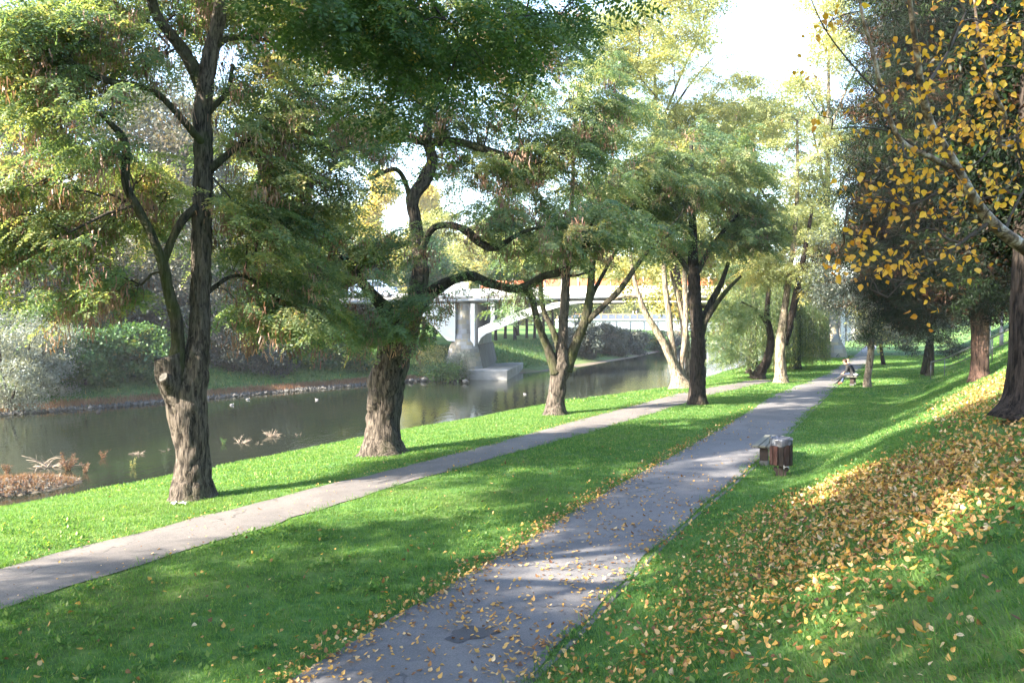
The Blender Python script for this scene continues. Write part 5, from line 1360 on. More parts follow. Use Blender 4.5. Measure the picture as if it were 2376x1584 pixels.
# ------------------------------------------------------------------ litter bin and benches
def litter_bin():
    p = hit(1812, 1104); k = p[1] / FPX
    p[2] = float(terrain(p[0], p[1]))
    root = thing('litter_bin', 'round wooden slatted litter bin with a plastic liner, beside the near bench', 'bin', p, R(-18))
    Rr = .215; z0, z1 = .235, .70
    me = MB().box((-.046, -.011, 0), (.046, .011, z1 - z0), bev=.004).mesh('slat', M['bin_slat'])
    n = 12
    for q in range(n):
        a = q / n * 2 * math.pi
        o = link('slat', me, root, (math.cos(a) * Rr, math.sin(a) * Rr, z0 + .004 * (q % 3)), (0, 0, a + math.pi / 2))
    mb = MB(); th = np.linspace(0, 2 * np.pi, 25)
    mb.tube([(0, 0, z0 + .02), (0, 0, z1 + .02)], Rr - .02, 24, cap=True); mb.build('inner_drum', M['dark_wood'], root)
    # liner folded over the rim
    g = np.random.default_rng(3); nn = 48; t = np.linspace(0, 2 * np.pi, nn, endpoint=False)
    wob = lambda s: 1 + .02 * np.sin(7 * t + s) + .015 * np.sin(13 * t + 2 * s) + g.normal(0, .006, nn)
    skirt = z1 - .03 + .035 * np.sin(t + .6) + .012 * np.sin(5 * t)
    rings = [(Rr * .86, np.full(nn, .60)), (Rr * .92, np.full(nn, .74)), (Rr * 1.03, .80 + .006 * np.sin(4 * t)), (Rr * 1.07, .795 + .006 * np.sin(3 * t)), (Rr * 1.085, np.full(nn, .755)), (Rr * 1.10, .5 * (.755 + skirt)), (Rr * 1.105, skirt)]
    V = np.concatenate([np.stack([np.cos(t) * rr * wob(i), np.sin(t) * rr * wob(i), zz], 1) for i, (rr, zz) in enumerate(rings)])
    i = np.arange(len(rings) * nn).reshape(len(rings), nn); j = np.roll(i, -1, 1)
    mb = MB(); mb.add(V, np.stack([i[:-1], j[:-1], j[1:], i[1:]], -1).reshape(-1, 4)); mb.add([(math.cos(x) * Rr * .86, math.sin(x) * Rr * .86, .60) for x in t], [list(range(nn))])
    mb.build('bin_liner', M['bag'], root)
    MB().box((-.045, -.045, -.05), (.045, .045, z0 + .03), bev=.005).build('post', M['dark_wood'], root)
    for sg in (-1, 1):
        mb = MB()
        a = np.linspace(0, 2 * np.pi, 18, endpoint=False)
        prof = [(.05, .0), (.115, .0), (.105, .06), (.10, .10)] + [(.11 + .042 * math.cos(x), .165 + .042 * math.sin(x)) for x in np.linspace(-.6, 3.6, 9)] + [(.05, .17)]
        P = np.array([(sg * x, z) for x, z in prof]); n2 = len(P)
        V = np.concatenate([np.stack([P[:, 0], np.full(n2, yy), P[:, 1] - .02], 1) for yy in (-.03, .03)])
        i = np.arange(n2); j = np.roll(i, -1)
        mb.add(V, np.stack([i, j, j + n2, i + n2], 1), smooth=False); mb.add(V, [list(i)[::-1]], smooth=False); mb.add(V, [list(i + n2)], smooth=False)
        mb.build('bracket', M['dark_wood'], root)
    # crumpled bag in the grass behind the bin
    q = hit(1832, 1094); q[1] += .25
    mb = MB(); g = np.random.default_rng(8); U, Vv = np.meshgrid(np.linspace(0, 2 * np.pi, 13), np.linspace(.05, np.pi - .05, 8))
    rr = .075 * (1 + .25 * g.normal(0, 1, U.shape)); rr[:, -1] = rr[:, 0]
    mb.grid(rr * np.cos(U) * np.sin(Vv), rr * np.sin(U) * np.sin(Vv), .1 + 1.2 * rr * np.cos(Vv))
    o = mb.build('plastic_bag', M['white_plastic'], label='crumpled white bag standing in the grass right behind the litter bin', cat='bag'); o.location = [q[0], q[1], float(terrain(q[0], q[1]))]
litter_bin()

def bench(name, label, p, rz, length, group):
    root = thing(name, label, 'bench', p, rz, group)
    for q, yy in enumerate((-.155, 0, .155)):
        o = MB().box((-length / 2, -.068, 0), (length / 2, .068, .045), bev=.006).build('plank', M['bench_plank'], root); o.location = (0, yy, .43)
    for sg in (-1, 1):
        xx = sg * (length / 2 - .22)
        l = MB().box((-.045, -.09, .12), (.045, .09, .39), bev=.008).build('leg', M['dark_wood'], root); l.location = (xx, 0, 0)
        f = MB().box((-.05, -.10, -.1), (.05, .10, .12), bev=.01).build('foot', M['dark_concrete'], l)
        c = MB().box((-.04, -.22, .39), (.04, .22, .43), bev=.005).build('crossbar', M['dark_wood'], root); c.location = (xx, 0, 0)
    return root
path_dir = math.atan2(1, .485)
# near bench: its end shows left of the bin
e = hit(1771, 1082)
p = np.array([e[0] + .43 * .8 , e[1] + .9 * .8, 0.0])
bench('park_bench', 'backless wooden bench partly hidden behind the litter bin', p, path_dir, 1.8, 'backless benches along the main path')
pb = hit(1966, 894)
pb = np.array([pb[0] + .35, pb[1] + .2, 0.0])
bench('park_bench', 'backless wooden bench with two people seated on it', pb, path_dir, 1.8, 'backless benches along the main path')

# ------------------------------------------------------------------ people
def skinned(name, joints, bones, mats_of, mats, extra=None, sub=2):
    """one continuous body grown over a skeleton; each face takes the clothing of its nearest bone"""
    names = list(joints)
    me = bpy.data.meshes.new(name)
    me.from_pydata([joints[k][:3] for k in names], [(names.index(a), names.index(b)) for a, b in bones], [])
    o = bpy.data.objects.new(name, me); COL.objects.link(o)
    md = o.modifiers.new('skin', 'SKIN'); md.use_smooth_shade = True
    for k, sv in zip(names, me.skin_vertices[0].data):
        r = joints[k][3]; sv.radius = (r, r) if np.isscalar(r) else r
        sv.use_root = (k == 'pelvis')
    s = o.modifiers.new('sub', 'SUBSURF'); s.levels = sub; s.render_levels = sub
    dg = bpy.context.evaluated_depsgraph_get(); ev = o.evaluated_get(dg)
    nm = bpy.data.meshes.new_from_object(ev)
    bpy.data.objects.remove(o); bpy.data.meshes.remove(me)
    V = np.zeros(len(nm.vertices) * 3); nm.vertices.foreach_get('co', V); V = V.reshape(-1, 3)
    F = [list(p.vertices) for p in nm.polygons]
    A = np.array([joints[a][:3] for a, b in bones]); B = np.array([joints[b][:3] for a, b in bones])
    mi = []
    for f in F:
        c = V[f].mean(0); ab = B - A; t = np.clip(((c - A) * ab).sum(1) / ((ab * ab).sum(1) + 1e-9), 0, 1)
        k = int(np.argmin(np.linalg.norm(A + ab * t[:, None] - c, axis=1))); mi.append(mats_of[k])
    mb = MB(); mi = np.array(mi)
    q4 = [i for i, f in enumerate(F) if len(f) == 4]; q3 = [i for i, f in enumerate(F) if len(f) == 3]
    for m in set(mi.tolist()):
        s4 = [F[i] for i in q4 if mi[i] == m]; s3 = [F[i] for i in q3 if mi[i] == m]
        first = not mb.V
        if first: mb.V.append(V.astype(np.float32)); mb.n = len(V)
        if s4: mb.F.append((np.array(s4), m, np.full(len(s4), .5, np.float32), True))
        if s3: mb.F.append((np.array(s3), m, np.full(len(s3), .5, np.float32), True))
    if extra: extra(mb)
    return mb
def fingers(mb, wrist, direction, m, side=1, curl=(0, 0, -1)):
    d = np.array(direction, float); d /= np.linalg.norm(d); c = np.array(curl, float); c /= np.linalg.norm(c)
    s = np.cross(d, c); s /= np.linalg.norm(s)
    w = np.array(wrist, float)
    for q, (o, l) in enumerate(((-.027, .062), (-.009, .072), (.009, .068), (.027, .052))):
        a = w + d * .07 + s * o
        mb.tube([a, a + d * l * .5 + c * .012, a + d * l * .8 + c * .035], [.009, .0085, .006], 6, m)
    a = w + d * .02 + s * .034 * side
    mb.tube([a, a + d * .03 + s * .03 * side, a + d * .06 + s * .032 * side + c * .012], [.011, .0095, .007], 6, m)
def seated(name, label, loc, rz, mats, lean, hair, turn, legs, group, elbow_on_knee=True):
    """faces local -y; seat top 0.475 above the ground"""
    l = lean
    J = {'pelvis': (0, .02, .56, .135), 'waist': (0, -.02 * l + .01, .72, .125), 'chest': (0, -.13 * l, .92, (.20, .155)), 'neck0': (0, -.21 * l, 1.06, .085), 'neck': (turn * .01, -.25 * l, 1.13, .055),
         'head0': (turn * .02, -.27 * l - .02, 1.20, .082), 'head1': (turn * .02, -.29 * l - .01, 1.29, .088), 'head2': (turn * .02, -.29 * l, 1.345, .055)}
    B = [('pelvis', 'waist'), ('waist', 'chest'), ('chest', 'neck0'), ('neck0', 'neck'), ('neck', 'head0'), ('head0', 'head1'), ('head1', 'head2')]
    Mo = [1, 1, 1, 1, 0, 0, 0]
    for sg, nm, lg in ((-1, 'l', legs[0]), (1, 'r', legs[1])):
        J['sh' + nm] = (sg * .20, -.19 * l, 1.02, .085); J['el' + nm] = (sg * .25, -.18 * l - .04, .76, .065); J['wr' + nm] = (sg * .14, -.40, .655, .036); J['ha' + nm] = (sg * .12, -.47, .625, (.042, .024))
        J['hip' + nm] = (sg * .10, -.02, .54, .10); J['kn' + nm] = lg[0] + (.066,); J['an' + nm] = lg[1] + (.042,); J['to' + nm] = lg[2] + (.035,)
        B += [('chest', 'sh' + nm), ('sh' + nm, 'el' + nm), ('el' + nm, 'wr' + nm), ('wr' + nm, 'ha' + nm), ('pelvis', 'hip' + nm), ('hip' + nm, 'kn' + nm), ('kn' + nm, 'an' + nm), ('an' + nm, 'to' + nm)]
        Mo += [1, 1, 1, 0, 2, 2, 2, 3]
    hd = np.array(J['head0'][:3])
    def extra(mb):
        for sg, nm in ((-1, 'l'), (1, 'r')):
            fingers(mb, np.array(J['ha' + nm][:3]) + [0, .05, 0], (-.3 * sg, -1, -.2), 0, -sg)
            mb.tube([hd + [sg * .082, .0, .02], hd + [sg * .092, .012, .05], hd + [sg * .085, .008, .075]], [.012, .02, .012], 6, 0)
        mb.tube([hd + [0, -.075, .075], hd + [0, -.105, .04], hd + [0, -.085, .03]], [.012, .018, .01], 6, 0)
        mb.tube([hd + [-.025, -.08, 0], hd + [0, -.088, -.002], hd + [.025, -.08, 0]], [.006, .008, .006], 6, 4)
        for sg in (-1, 1): mb.tube([hd + [sg * .045, -.072, .072], hd + [sg * .03, -.083, .074], hd + [sg * .018, -.08, .072]], [.006, .009, .006], 6, 4)
    mb = skinned(name, J, B, Mo, mats, extra)
    o = mb.build('person', mats + [M['dark_wood']], label=label, cat='person', group=group)
    o.location = [float(k) for k in loc]; o.rotation_euler = (0, 0, rz); o.scale = (.95, .95, .92)
    # hair
    c = np.array(J['head1'][:3]); h = MB(); g = np.random.default_rng(4)
    U, Vv = np.meshgrid(np.linspace(0, 2 * np.pi, 25), np.linspace(0, 1, 10)); low = hair[1]
    ph = Vv * (low + .55 * np.clip(np.sin(U), -1, 1) * (1 if low > 1.0 else .6)); rr = hair[2] * (1 + .03 * np.sin(9 * U) * np.sin(5 * Vv))
    h.grid(c[0] + rr * np.sin(ph) * np.cos(U), c[1] + .01 + rr * 1.1 * np.sin(ph) * np.sin(U), c[2] - .02 + rr * 1.02 * np.cos(ph))
    h.build('hair', hair[0], o)
    return o
face = path_dir + math.pi / 2 - math.pi / 2
u_along = np.array([.436, .9, 0]); u_left = np.array([-.9, .436, 0])
# local -y must point to the river side (u_left): rotate by angle of u_left + 90 degrees
rz = math.atan2(u_left[1], u_left[0]) + math.pi / 2
seated('person', 'person in dark jacket on the nearer end of the bench, dark hair, hunched forward', pb - u_along * .40 , rz, [M['skin_tan'], M['jacket_dark'], M['trousers'], M['shoe']], 1.25, (M['hair_dark'], 1.8, .118), 1,
       [((-.13, -.45, .50), (-.16, -.70, .13), (-.17, -.88, .05)), ((.10, -.47, .53), (.02, -.85, .24), (.0, -1.02, .30))], None)
seated('person', 'person with close cropped hair and navy jacket on the farther end of the bench', pb + u_along * .28, rz + .12, [M['skin'], M['jacket_navy'], M['jeans'], M['shoe_red']], .95, (M['hair_short'], .95, .098), -1,
       [((-.12, -.44, .52), (-.12, -.50, .12), (-.13, -.66, .05)), ((.13, -.45, .52), (.15, -.56, .12), (.16, -.72, .05))], None)
# carrier bag on the bench behind the pair
q = pb - u_along * .55 - u_left * .17
mb = MB(); g = np.random.default_rng(18); U, Vv = np.meshgrid(np.linspace(0, 2 * np.pi, 15), np.linspace(.05, np.pi - .05, 9)); rr = .075 * (1 + .2 * g.normal(0, 1, U.shape)); rr[:, -1] = rr[:, 0]
mb.grid(rr * np.cos(U) * np.sin(Vv) * 1.3, rr * np.sin(U) * np.sin(Vv), .07 + .7 * rr * np.cos(Vv))
o = mb.build('carrier_bag', M['white_plastic'], label='crumpled white carrier bag lying on the bench behind the seated pair', cat='bag'); o.location = [q[0], q[1], .475]

def standing(label, loc, rz, mats):
    J = {'pelvis': (0, 0, .95, .13), 'waist': (0, 0, 1.08, .12), 'chest': (0, 0, 1.32, (.17, .12)), 'neck0': (0, 0, 1.47, .07), 'neck': (0, -.01, 1.53, .055), 'head0': (0, -.02, 1.60, .08), 'head1': (0, -.01, 1.68, .088), 'head2': (0, 0, 1.73, .06)}
    B = [('pelvis', 'waist'), ('waist', 'chest'), ('chest', 'neck0'), ('neck0', 'neck'), ('neck', 'head0'), ('head0', 'head1'), ('head1', 'head2')]; Mo = [1, 1, 1, 0, 0, 0, 0]
    for sg, nm in ((-1, 'l'), (1, 'r')):
        J.update({'sh' + nm: (sg * .2, 0, 1.42, .065), 'el' + nm: (sg * .25, .02, 1.15, .048), 'wr' + nm: (sg * .22, -.16, .99, .032), 'ha' + nm: (sg * .2, -.22, .97, (.04, .022)),
                  'hip' + nm: (sg * .1, 0, .88, .10), 'kn' + nm: (sg * .12, -.02 * sg, .48, .065), 'an' + nm: (sg * .12, .05 * sg, .09, .042), 'to' + nm: (sg * .13, -.12 + .05 * sg, .04, .035)})
        B += [('chest', 'sh' + nm), ('sh' + nm, 'el' + nm), ('el' + nm, 'wr' + nm), ('wr' + nm, 'ha' + nm), ('pelvis', 'hip' + nm), ('hip' + nm, 'kn' + nm), ('kn' + nm, 'an' + nm), ('an' + nm, 'to' + nm)]; Mo += [1, 1, 0, 0, 2, 2, 2, 3]
    def extra(mb):
        for sg, nm in ((-1, 'l'), (1, 'r')): fingers(mb, np.array(J['ha' + nm][:3]) + [0, .05, 0], (0, -1, -.2), 0, -sg)
    o = skinned('person', J, B, Mo, mats, extra, 1).build('person', mats, label=label, cat='person'); o.location = [float(k) for k in loc]; o.rotation_euler = (0, 0, rz)
    return o

# ------------------------------------------------------------------ handrail on the embankment
def handrail():
    top = np.array([W(2160, 840, 43.4), W(2192, 832, 43), W(2303, 783, 34), W(2376, 747, 30.5), W(2460, 705, 27.5)])
    base = np.array([top[1][0], top[1][1], float(terrain(top[1][0], top[1][1]))])
    root = thing('handrail', 'grey metal stair handrail climbing the grassy embankment', 'handrail', base)
    MB().tube(np.vstack([top[0] - [0, 0, .12], top[0] - base * 0, top[1:]]) - base, .035, 8).build('rail', M['rail_steel'], root)
    MB().tube(top[1:] - [0, 0, .48] - base, .018, 8).build('rail', M['rail_steel'], root)
    for t in (top[0], top[1], top[2], top[4], .5 * (top[1] + top[2]) * 0 + top[3]):
        gz = float(terrain(t[0], t[1]))
        MB().tube(np.array([(t[0], t[1], min(gz, t[2] - .7) - .1), t]) - base, .022, 8).build('post', M['rail_steel'], root)
handrail()
# light walkway and posts on top of the embankment
c0 = np.array([at(2330, 44), 44.0]); zt = float(terrain(*c0))
ysr = np.linspace(26, 90, 60); xr = XR(ysr) + (np.interp(ysr, T0Y, T0V) + 2.9 * 2 + 1.0) / .9
mb = MB(); Xs = np.stack([xr, xr + 2.4], 1); Ys = np.stack([ysr, ysr], 1); mb.grid(Xs, Ys, np.maximum(terrain(Xs, Ys), 0) + .03)
mb.build('upper_walkway', M['old_asphalt'], label='pale walkway along the top of the embankment', kind='structure')
for q, (u, y, w) in enumerate([(2294, 46, .30), (2324, 50, .22)]):
    x = at(u, y); z = float(terrain(x, y)); b = np.array([x, y, z])
    root = thing('lamp_post', ['thicker pale post at the top of the slope, left one of two', 'thinner pale post at the top of the slope, right one of two'][q], 'post', b)
    MB().tube([(0, 0, -.1), (0, 0, 1.0), (0, 0, 1.05), (0, 0, 6)], [w * .5, w * .5, w * .38, w * .3], 14).build('shaft', M['grey_concrete'], root)
    MB().tube([(0, 0, 6), (-.1, 0, 6.5), (-.6, 0, 6.7), (-1.1, 0, 6.68)], [.05, .045, .04, .04], 8, sub=14).build('arm', M['rail_steel'], root)
    MB().box((-1.5, -.1, 6.6), (-1.05, .1, 6.72), bev=.03).build('lamp_head', M['rail_steel'], root)

# ------------------------------------------------------------------ road bridge
YB = 67.0
kB = YB / FPX
def bx(u): return (u - 1188) * kB
def bz(v): return H - (v - 735) * kB
def camber(x): return .42 * np.exp(-((x - 11.3) / 15.0) ** 2) - .12
def bridge():
    root = thing('road_bridge', 'white concrete arch bridge crossing the river behind the trees', 'bridge', (0, YB, WATER))
    O = np.array([0, YB, WATER])
    DEP = 9.0
    xs = np.linspace(-70, 75, 146)
    def extr(xs, lo, hi, y0, y1, m, name, par, bias=0):
        """a long bar whose bottom and top heights are functions of x"""
        a = np.array([lo(x) for x in xs]); b = np.array([hi(x) for x in xs]); n = len(xs)
        V = np.concatenate([np.stack([xs, np.full(n, y), z], 1) for y, z in ((y0, a), (y0, b), (y1, b), (y1, a))]) - np.array([0, 0, WATER])
        i = np.arange(n - 1); F = np.concatenate([np.stack([i + k * n, i + 1 + k * n, i + 1 + ((k + 1) % 4) * n, i + ((k + 1) % 4) * n], 1) for k in range(4)])
        mb = MB(); mb.add(V, F, smooth=False); mb.add(V, [(0, n, 2 * n, 3 * n), (n - 1, 4 * n - 1, 3 * n - 1, 2 * n - 1)], smooth=False)
        return mb.build(name, m, par)
    cz = lambda x: float(camber(x))
    extr(xs, lambda x: 4.72 + cz(x), lambda x: 4.95 + cz(x), -.35, DEP + .35, M['grey_concrete'], 'deck', root)
    extr(xs, lambda x: 4.50 + cz(x), lambda x: 4.717 + cz(x), -.08, DEP + .08, M['white_concrete'], 'deck_girder', root)
    extr(np.linspace(-6.6, 75, 80), lambda x: 4.953 + cz(x), lambda x: 5.52 + cz(x), -.35, -.12, M['white_concrete'], 'parapet', root)
    extr(np.linspace(-70, 75, 90), lambda x: 4.953 + cz(x), lambda x: 5.52 + cz(x), DEP + .12, DEP + .35, M['white_concrete'], 'parapet', root)
    MB().box((-5.9, -.40, 4.9 - WATER), (-3.5, .1, 6.1 - WATER), bev=.03).build('parapet_block', M['white_concrete'], root)
    MB().tube([(x, -.45, 4.62 + cz(x) - WATER) for x in np.linspace(-40, 40, 60)], .07, 8).build('service_pipe', M['steel_grey'], root)
    # red panels above the white parapet
    for q, x in enumerate(np.arange(-2.6, 24, 1.32)):
        f = MB().box((x + .03, -.30, 5.55 + cz(x) - WATER), (x + 1.26, -.26, 6.12 + cz(x) - WATER), bev=.01).build('red_panel', M['red_paint'], root)
        MB().box((x - .03, -.34, 5.5 + cz(x) - WATER), (x + .027, -.2, 6.2 + cz(x) - WATER)).build('panel_post', M['white_concrete'], root)
    # open railing on the left approach
    rl = thing('railing', None, None, (0, 0, 0)); rl.parent = root
    mb = MB()
    for zz in (5.05, 5.75): mb.tube([(-70, -.2, zz - WATER), (-6.7, -.2, zz - WATER)], .03, 6)
    mb.build('rail', M['rail_steel'], rl)
    pm = MB().box((-.025, -.025, 0), (.025, .025, .85)).mesh('railing_post', M['rail_steel'])
    for x in np.arange(-40, -7, 1.6): link('railing_post', pm, rl, (x, -.2, 4.9 - WATER))
    mb = MB()
    for x in np.arange(-40, -7, .14): mb.box((x - .008, -.21, 5.05 - WATER), (x + .008, -.195, 5.75 - WATER))
    mb.build('baluster', M['rail_steel'], rl, kind='stuff')
    # arch rib, right span: upper and lower edge
    xl, xr_, xc = bx(1109), 25.4, 11.3
    up = [(1107, 762), (1140, 748), (1185, 731), (1204, 722), (1240, 712), (1285, 702), (1330, 697)]
    lo = [(1110, 797), (1112, 790), (1116, 783), (1128, 774), (1166, 759), (1191, 748), (1242, 728), (1298, 712), (1360, 701), (1440, 696)]
    def half(pts): return np.array([(bx(u), bz(v)) for u, v in pts])
    U_, L_ = half(up), half(lo)
    xa = np.concatenate([np.linspace(xl, xl + 1.2, 14), np.linspace(xl + 1.35, xc, 30)]); xa = np.concatenate([xa, (2 * xc - xa)[::-1][1:]])
    fold = lambda x: xc - abs(x - xc)
    extr(xa, lambda x: min(np.interp(fold(x), L_[:, 0], L_[:, 1]), 4.46), lambda x: min(np.interp(fold(x), U_[:, 0], U_[:, 1]), 4.495 + cz(x)), .0, DEP, M['white_concrete'], 'arch_rib', root)
    # spandrel columns, two rows
    for x in [bx(1143), bx(1189), bx(1236)]:
        for xx in (x, 2 * xc - x):
            for y in (.06, 2.9, 5.8, DEP - .4):
                zb = np.interp(fold(xx), U_[:, 0], U_[:, 1]) - .1
                MB().box((xx - .16, y, zb - WATER), (xx + .16, y + .32, 4.50 + cz(xx) - WATER), bev=.015).build('spandrel_column', M['white_concrete'], root)
    # solid haunch of the left span
    W_ = np.array([(bx(u), bz(v)) for u, v in [(1056, 700), (1056, 792), (1038, 790), (1012, 765), (989, 741), (962, 716), (935, 699)]])
    W_[0, 1] = 4.497 - .1; W_[-1, 1] = 4.497 - .12
    def haunch(pts, flip):
        P = np.array(pts); n = len(P)
        if flip: P[:, 0] = 2 * xc - P[:, 0]
        V = np.concatenate([np.stack([P[:, 0], np.full(n, y), P[:, 1] - WATER], 1) for y in (.02, DEP - .02)])
        i = np.arange(n); j = np.roll(i, -1); mb = MB(); mb.add(V, np.stack([i, j, j + n, i + n], 1), smooth=False); mb.add(V, [list(i)], smooth=False); mb.add(V, [list(i + n)[::-1]], smooth=False)
        mb.build('haunch_wall', M['white_concrete'], root)
    haunch(W_, False); haunch(W_, True)
    # piers
    def pier(x0, rot):
        pr = thing('pier', None, None, (x0, 0, 0), R(rot)); pr.parent = root
        zW = lambda z: z - WATER
        # concrete body behind the nose
        mb = MB()
        for (z0, z1, w0, w1) in ((-2.9, 1.02, 1.95, 1.22), ):
            P0 = np.array([(-w0, .9), (w0, .9), (w0, DEP + .6), (-w0, DEP + .6)]); P1 = np.array([(-w1, 1.1), (w1, 1.1), (w1, DEP + .2), (-w1, DEP + .2)])
            V = np.vstack([np.column_stack([P0, np.full(4, zW(z0))]), np.column_stack([P1, np.full(4, zW(z1))])])
            mb.add(V, [(0, 1, 5, 4), (1, 2, 6, 5), (2, 3, 7, 6), (3, 0, 4, 7), (4, 5, 6, 7)], smooth=False)
        mb.build('pier_base', M['dark_concrete'], pr)
        MB().box((-.80, .45, zW(1.02)), (1.15, DEP - .3, zW(4.38)), bev=.02).build('pier_wall', M['grey_concrete'], pr)
        MB().box((.66, .15, zW(.9)), (1.02, .5, zW(4.4)), bev=.02).build('spandrel_column', M['white_concrete'], pr)
        MB().box((-1.0, -1.3, zW(-2.9)), (3.9, DEP + 1.2, zW(-.92)), bev=.06).build('plinth', M['grey_concrete'], pr)
        # stone cutwater nose: half round courses of single blocks
        prof_z = np.array([-1.6, -.6, .3, .9, 1.35, 1.75, 2.3, 4.45]); prof_w = np.array([1.72, 1.50, 1.32, 1.18, .98, .76, .66, .60])
        z = -1.5; c = 0; courses = [.42, .38, .40, .36, .34, .32, .30, .26, .26, .38, .40, .38, .36, .40, .38, .36]
        for hgt in courses:
            z1 = min(z + hgt, 4.44)
            if z1 - z < .1: break
            w = np.interp((z, z1), prof_z, prof_w)
            nst = int(max(3, round(w.mean() * np.pi / .85)))
            offs = .5 if c % 2 else 0
            edges = np.linspace(0, np.pi, nst + 1)
            if offs: edges = np.concatenate([[0], (edges[:-1] + edges[1:]) / 2, [np.pi]])
            for a0, a1 in zip(edges[:-1], edges[1:]):
                if a1 - a0 < .08: continue
                aa = np.linspace(a0 + .012 / w.mean(), a1 - .012 / w.mean(), 4)
                pr_ = 1 + rng.normal(0, .008)
                ring = lambda zz, ww, dep: np.stack([-np.cos(aa) * ww * dep, .9 - np.sin(aa) * ww * 1.15 * dep, np.full(4, zW(zz))], 1)
                V = np.vstack([ring(z + .012, w[0] * pr_, 1), ring(z1 - .012, w[1] * pr_, 1), ring(z + .012, w[0], .86), ring(z1 - .012, w[1], .86)])
                F = [(k, k + 1, k + 5, k + 4) for k in range(3)] + [(k + 4, k + 5, k + 13, k + 12) for k in range(3)] + [(k + 1, k, k + 8, k + 9) for k in range(3)] + [(0, 4, 12, 8), (3, 11, 15, 7)]
                MB().add(V, F, smooth=False).build('stone', M['pier_stone'], pr)
            z = z1; c += 1
        zz = np.linspace(-1.7, 4.44, 20); ww = np.interp(zz, prof_z, prof_w) * .975; aa = np.linspace(0, np.pi, 13)
        mb = MB(); mb.grid(-np.cos(aa)[None, :] * ww[:, None], .9 - np.sin(aa)[None, :] * ww[:, None] * 1.15, zW(zz)[:, None] + 0 * aa[None, :]); mb.build('nose_core', M['grey_concrete'], pr)
    pier(bx(1072), -7)
    pier(bx(1072) + 30.1, -7)
bridge()

# car on the bridge deck
def car(label, loc, rz, paint):
    root = thing('parked_car', label, 'car', loc, rz)
    prof = [(-2.05, .32), (-2.1, .62), (-2.0, .85), (-1.45, .92), (-.75, 1.42), (.75, 1.45), (1.5, .98), (2.0, .92), (2.1, .6), (2.05, .32)]
    P = np.array(prof); n = len(P); sq = np.array([1, 1, 1, .98, .84, .84, .97, 1, 1, 1])
    V = np.concatenate([np.stack([P[:, 0], sg * .84 * sq, P[:, 1]], 1) for sg in (-1, 1)])
    i = np.arange(n); j = np.roll(i, -1); mb = MB(); mb.add(V, np.stack([i, j, j + n, i + n], 1)[:, ::-1], smooth=False); mb.add(V, [list(i)], smooth=False); mb.add(V, [list(i + n)[::-1]], smooth=False); mb.build('body', paint, root)
    for sg in (-1, 1):
        Wn = np.array([(-1.25, .95), (-.7, 1.36), (.05, 1.38), (.05, .95)]); Wm = np.array([(.12, .95), (.12, 1.38), (.72, 1.38), (1.3, .98)])
        for w in (Wn, Wm):
            yy = sg * np.interp(w[:, 1], [.92, 1.45], [.84, .72])
            MB().add(np.vstack([np.column_stack([w[:, 0], yy + sg * .012, w[:, 1]]), np.column_stack([w[:, 0], yy - sg * .01, w[:, 1]])]), [(0, 1, 2, 3), (0, 4, 5, 1), (1, 5, 6, 2), (2, 6, 7, 3), (3, 7, 4, 0)], smooth=False).build('window', M['glass_dark'], root)
        for x in (-1.3, 1.3):
            wh = MB().tube([(x, sg * .68, .31), (x, sg * .86, .31)], .31, 18).build('wheel', M['tyre'], root)
            MB().tube([(x, sg * .861, .31), (x, sg * .875, .31)], .19, 14).build('rim', M['steel_grey'], wh)
    return root
car('pale blue car crossing the bridge left of the leaning trunk', (bx(852) , YB + 2.2, 4.955 - .08), 0, M['blue_car'])

# rocks on the bank by the pier
g = np.random.default_rng(31)
for q, (u, v, s) in enumerate([(963, 868, .75), (1035, 874, .4), (1052, 880, .45), (1075, 876, .5), (1094, 874, .55), (985, 880, .4), (1010, 878, .35), (930, 884, .45), (955, 882, .3), (1080, 884, .35)]):
    p = G(u, v, -1.55)
    U, Vv = np.meshgrid(np.linspace(0, 2 * np.pi, 10), np.linspace(.02, np.pi - .02, 7)); rr = s * (.75 + .25 * g.random(U.shape)); rr[:, -1] = rr[:, 0]
    mb = MB(); mb.grid(rr * np.cos(U) * np.sin(Vv), .8 * rr * np.sin(U) * np.sin(Vv), .5 * rr * np.cos(Vv), smooth=False)
    o = mb.build('boulder', M['rock'], label=('large flat grey rock on the bank below the bridge haunch' if q == 0 else ['', 'fifth', 'sixth', 'eighth', 'tenth', 'third', 'fourth', 'first', 'second', 'ninth'][q] + ' small grey rock from the left along the bank by the pier'), cat='rock', group=None if q == 0 else 'rocks along the bank by the pier'); o.location = [float(k) for k in p]; o.rotation_euler = (0, 0, g.uniform(0, 6))

# gravel and red weeds along the far waterline
def bank_strip(name, f0, f1, y0, y1, n, l, w, m, label, seed, dirn, zoff=0):
    g = np.random.default_rng(seed); y = g.uniform(y0, y1, n); f = g.uniform(f0, f1, n); x = FB(y) - f / .77
    C = np.stack([x, y, terrain(x, y) + zoff], 1)
    V, F, t = simple_leaves(C, 1, np.array([.15, .15, .03]), l, w, False, g, dirn=dirn, flat=.2)
    MB().add(V, F, 0, t, False).build(name, m, label=label, kind='stuff')
bank_strip('red_weeds', .9, 2.3, 34, 66, 16000, .24, .045, M['weed_red'], 'rusty red weeds growing along the far waterline', 35, (0, 0, 2.5))
bank_strip('bank_grass', 2.2, 8.0, 30, 130, 30000, .30, .07, M['leaf_knot'], 'rank green grass on the far bank', 36, (0, 0, 2.0))
g = np.random.default_rng(37); n = 5000; y = g.uniform(38, 69, n); x = FB(y) - g.uniform(-.1, .9, n) / .77
V, F, t = simple_leaves(np.stack([x, y, np.maximum(terrain(x, y), WATER) + .02], 1), 1, np.zeros(3), .13, .12, True, g, dirn=(0, 0, .0), flat=1)
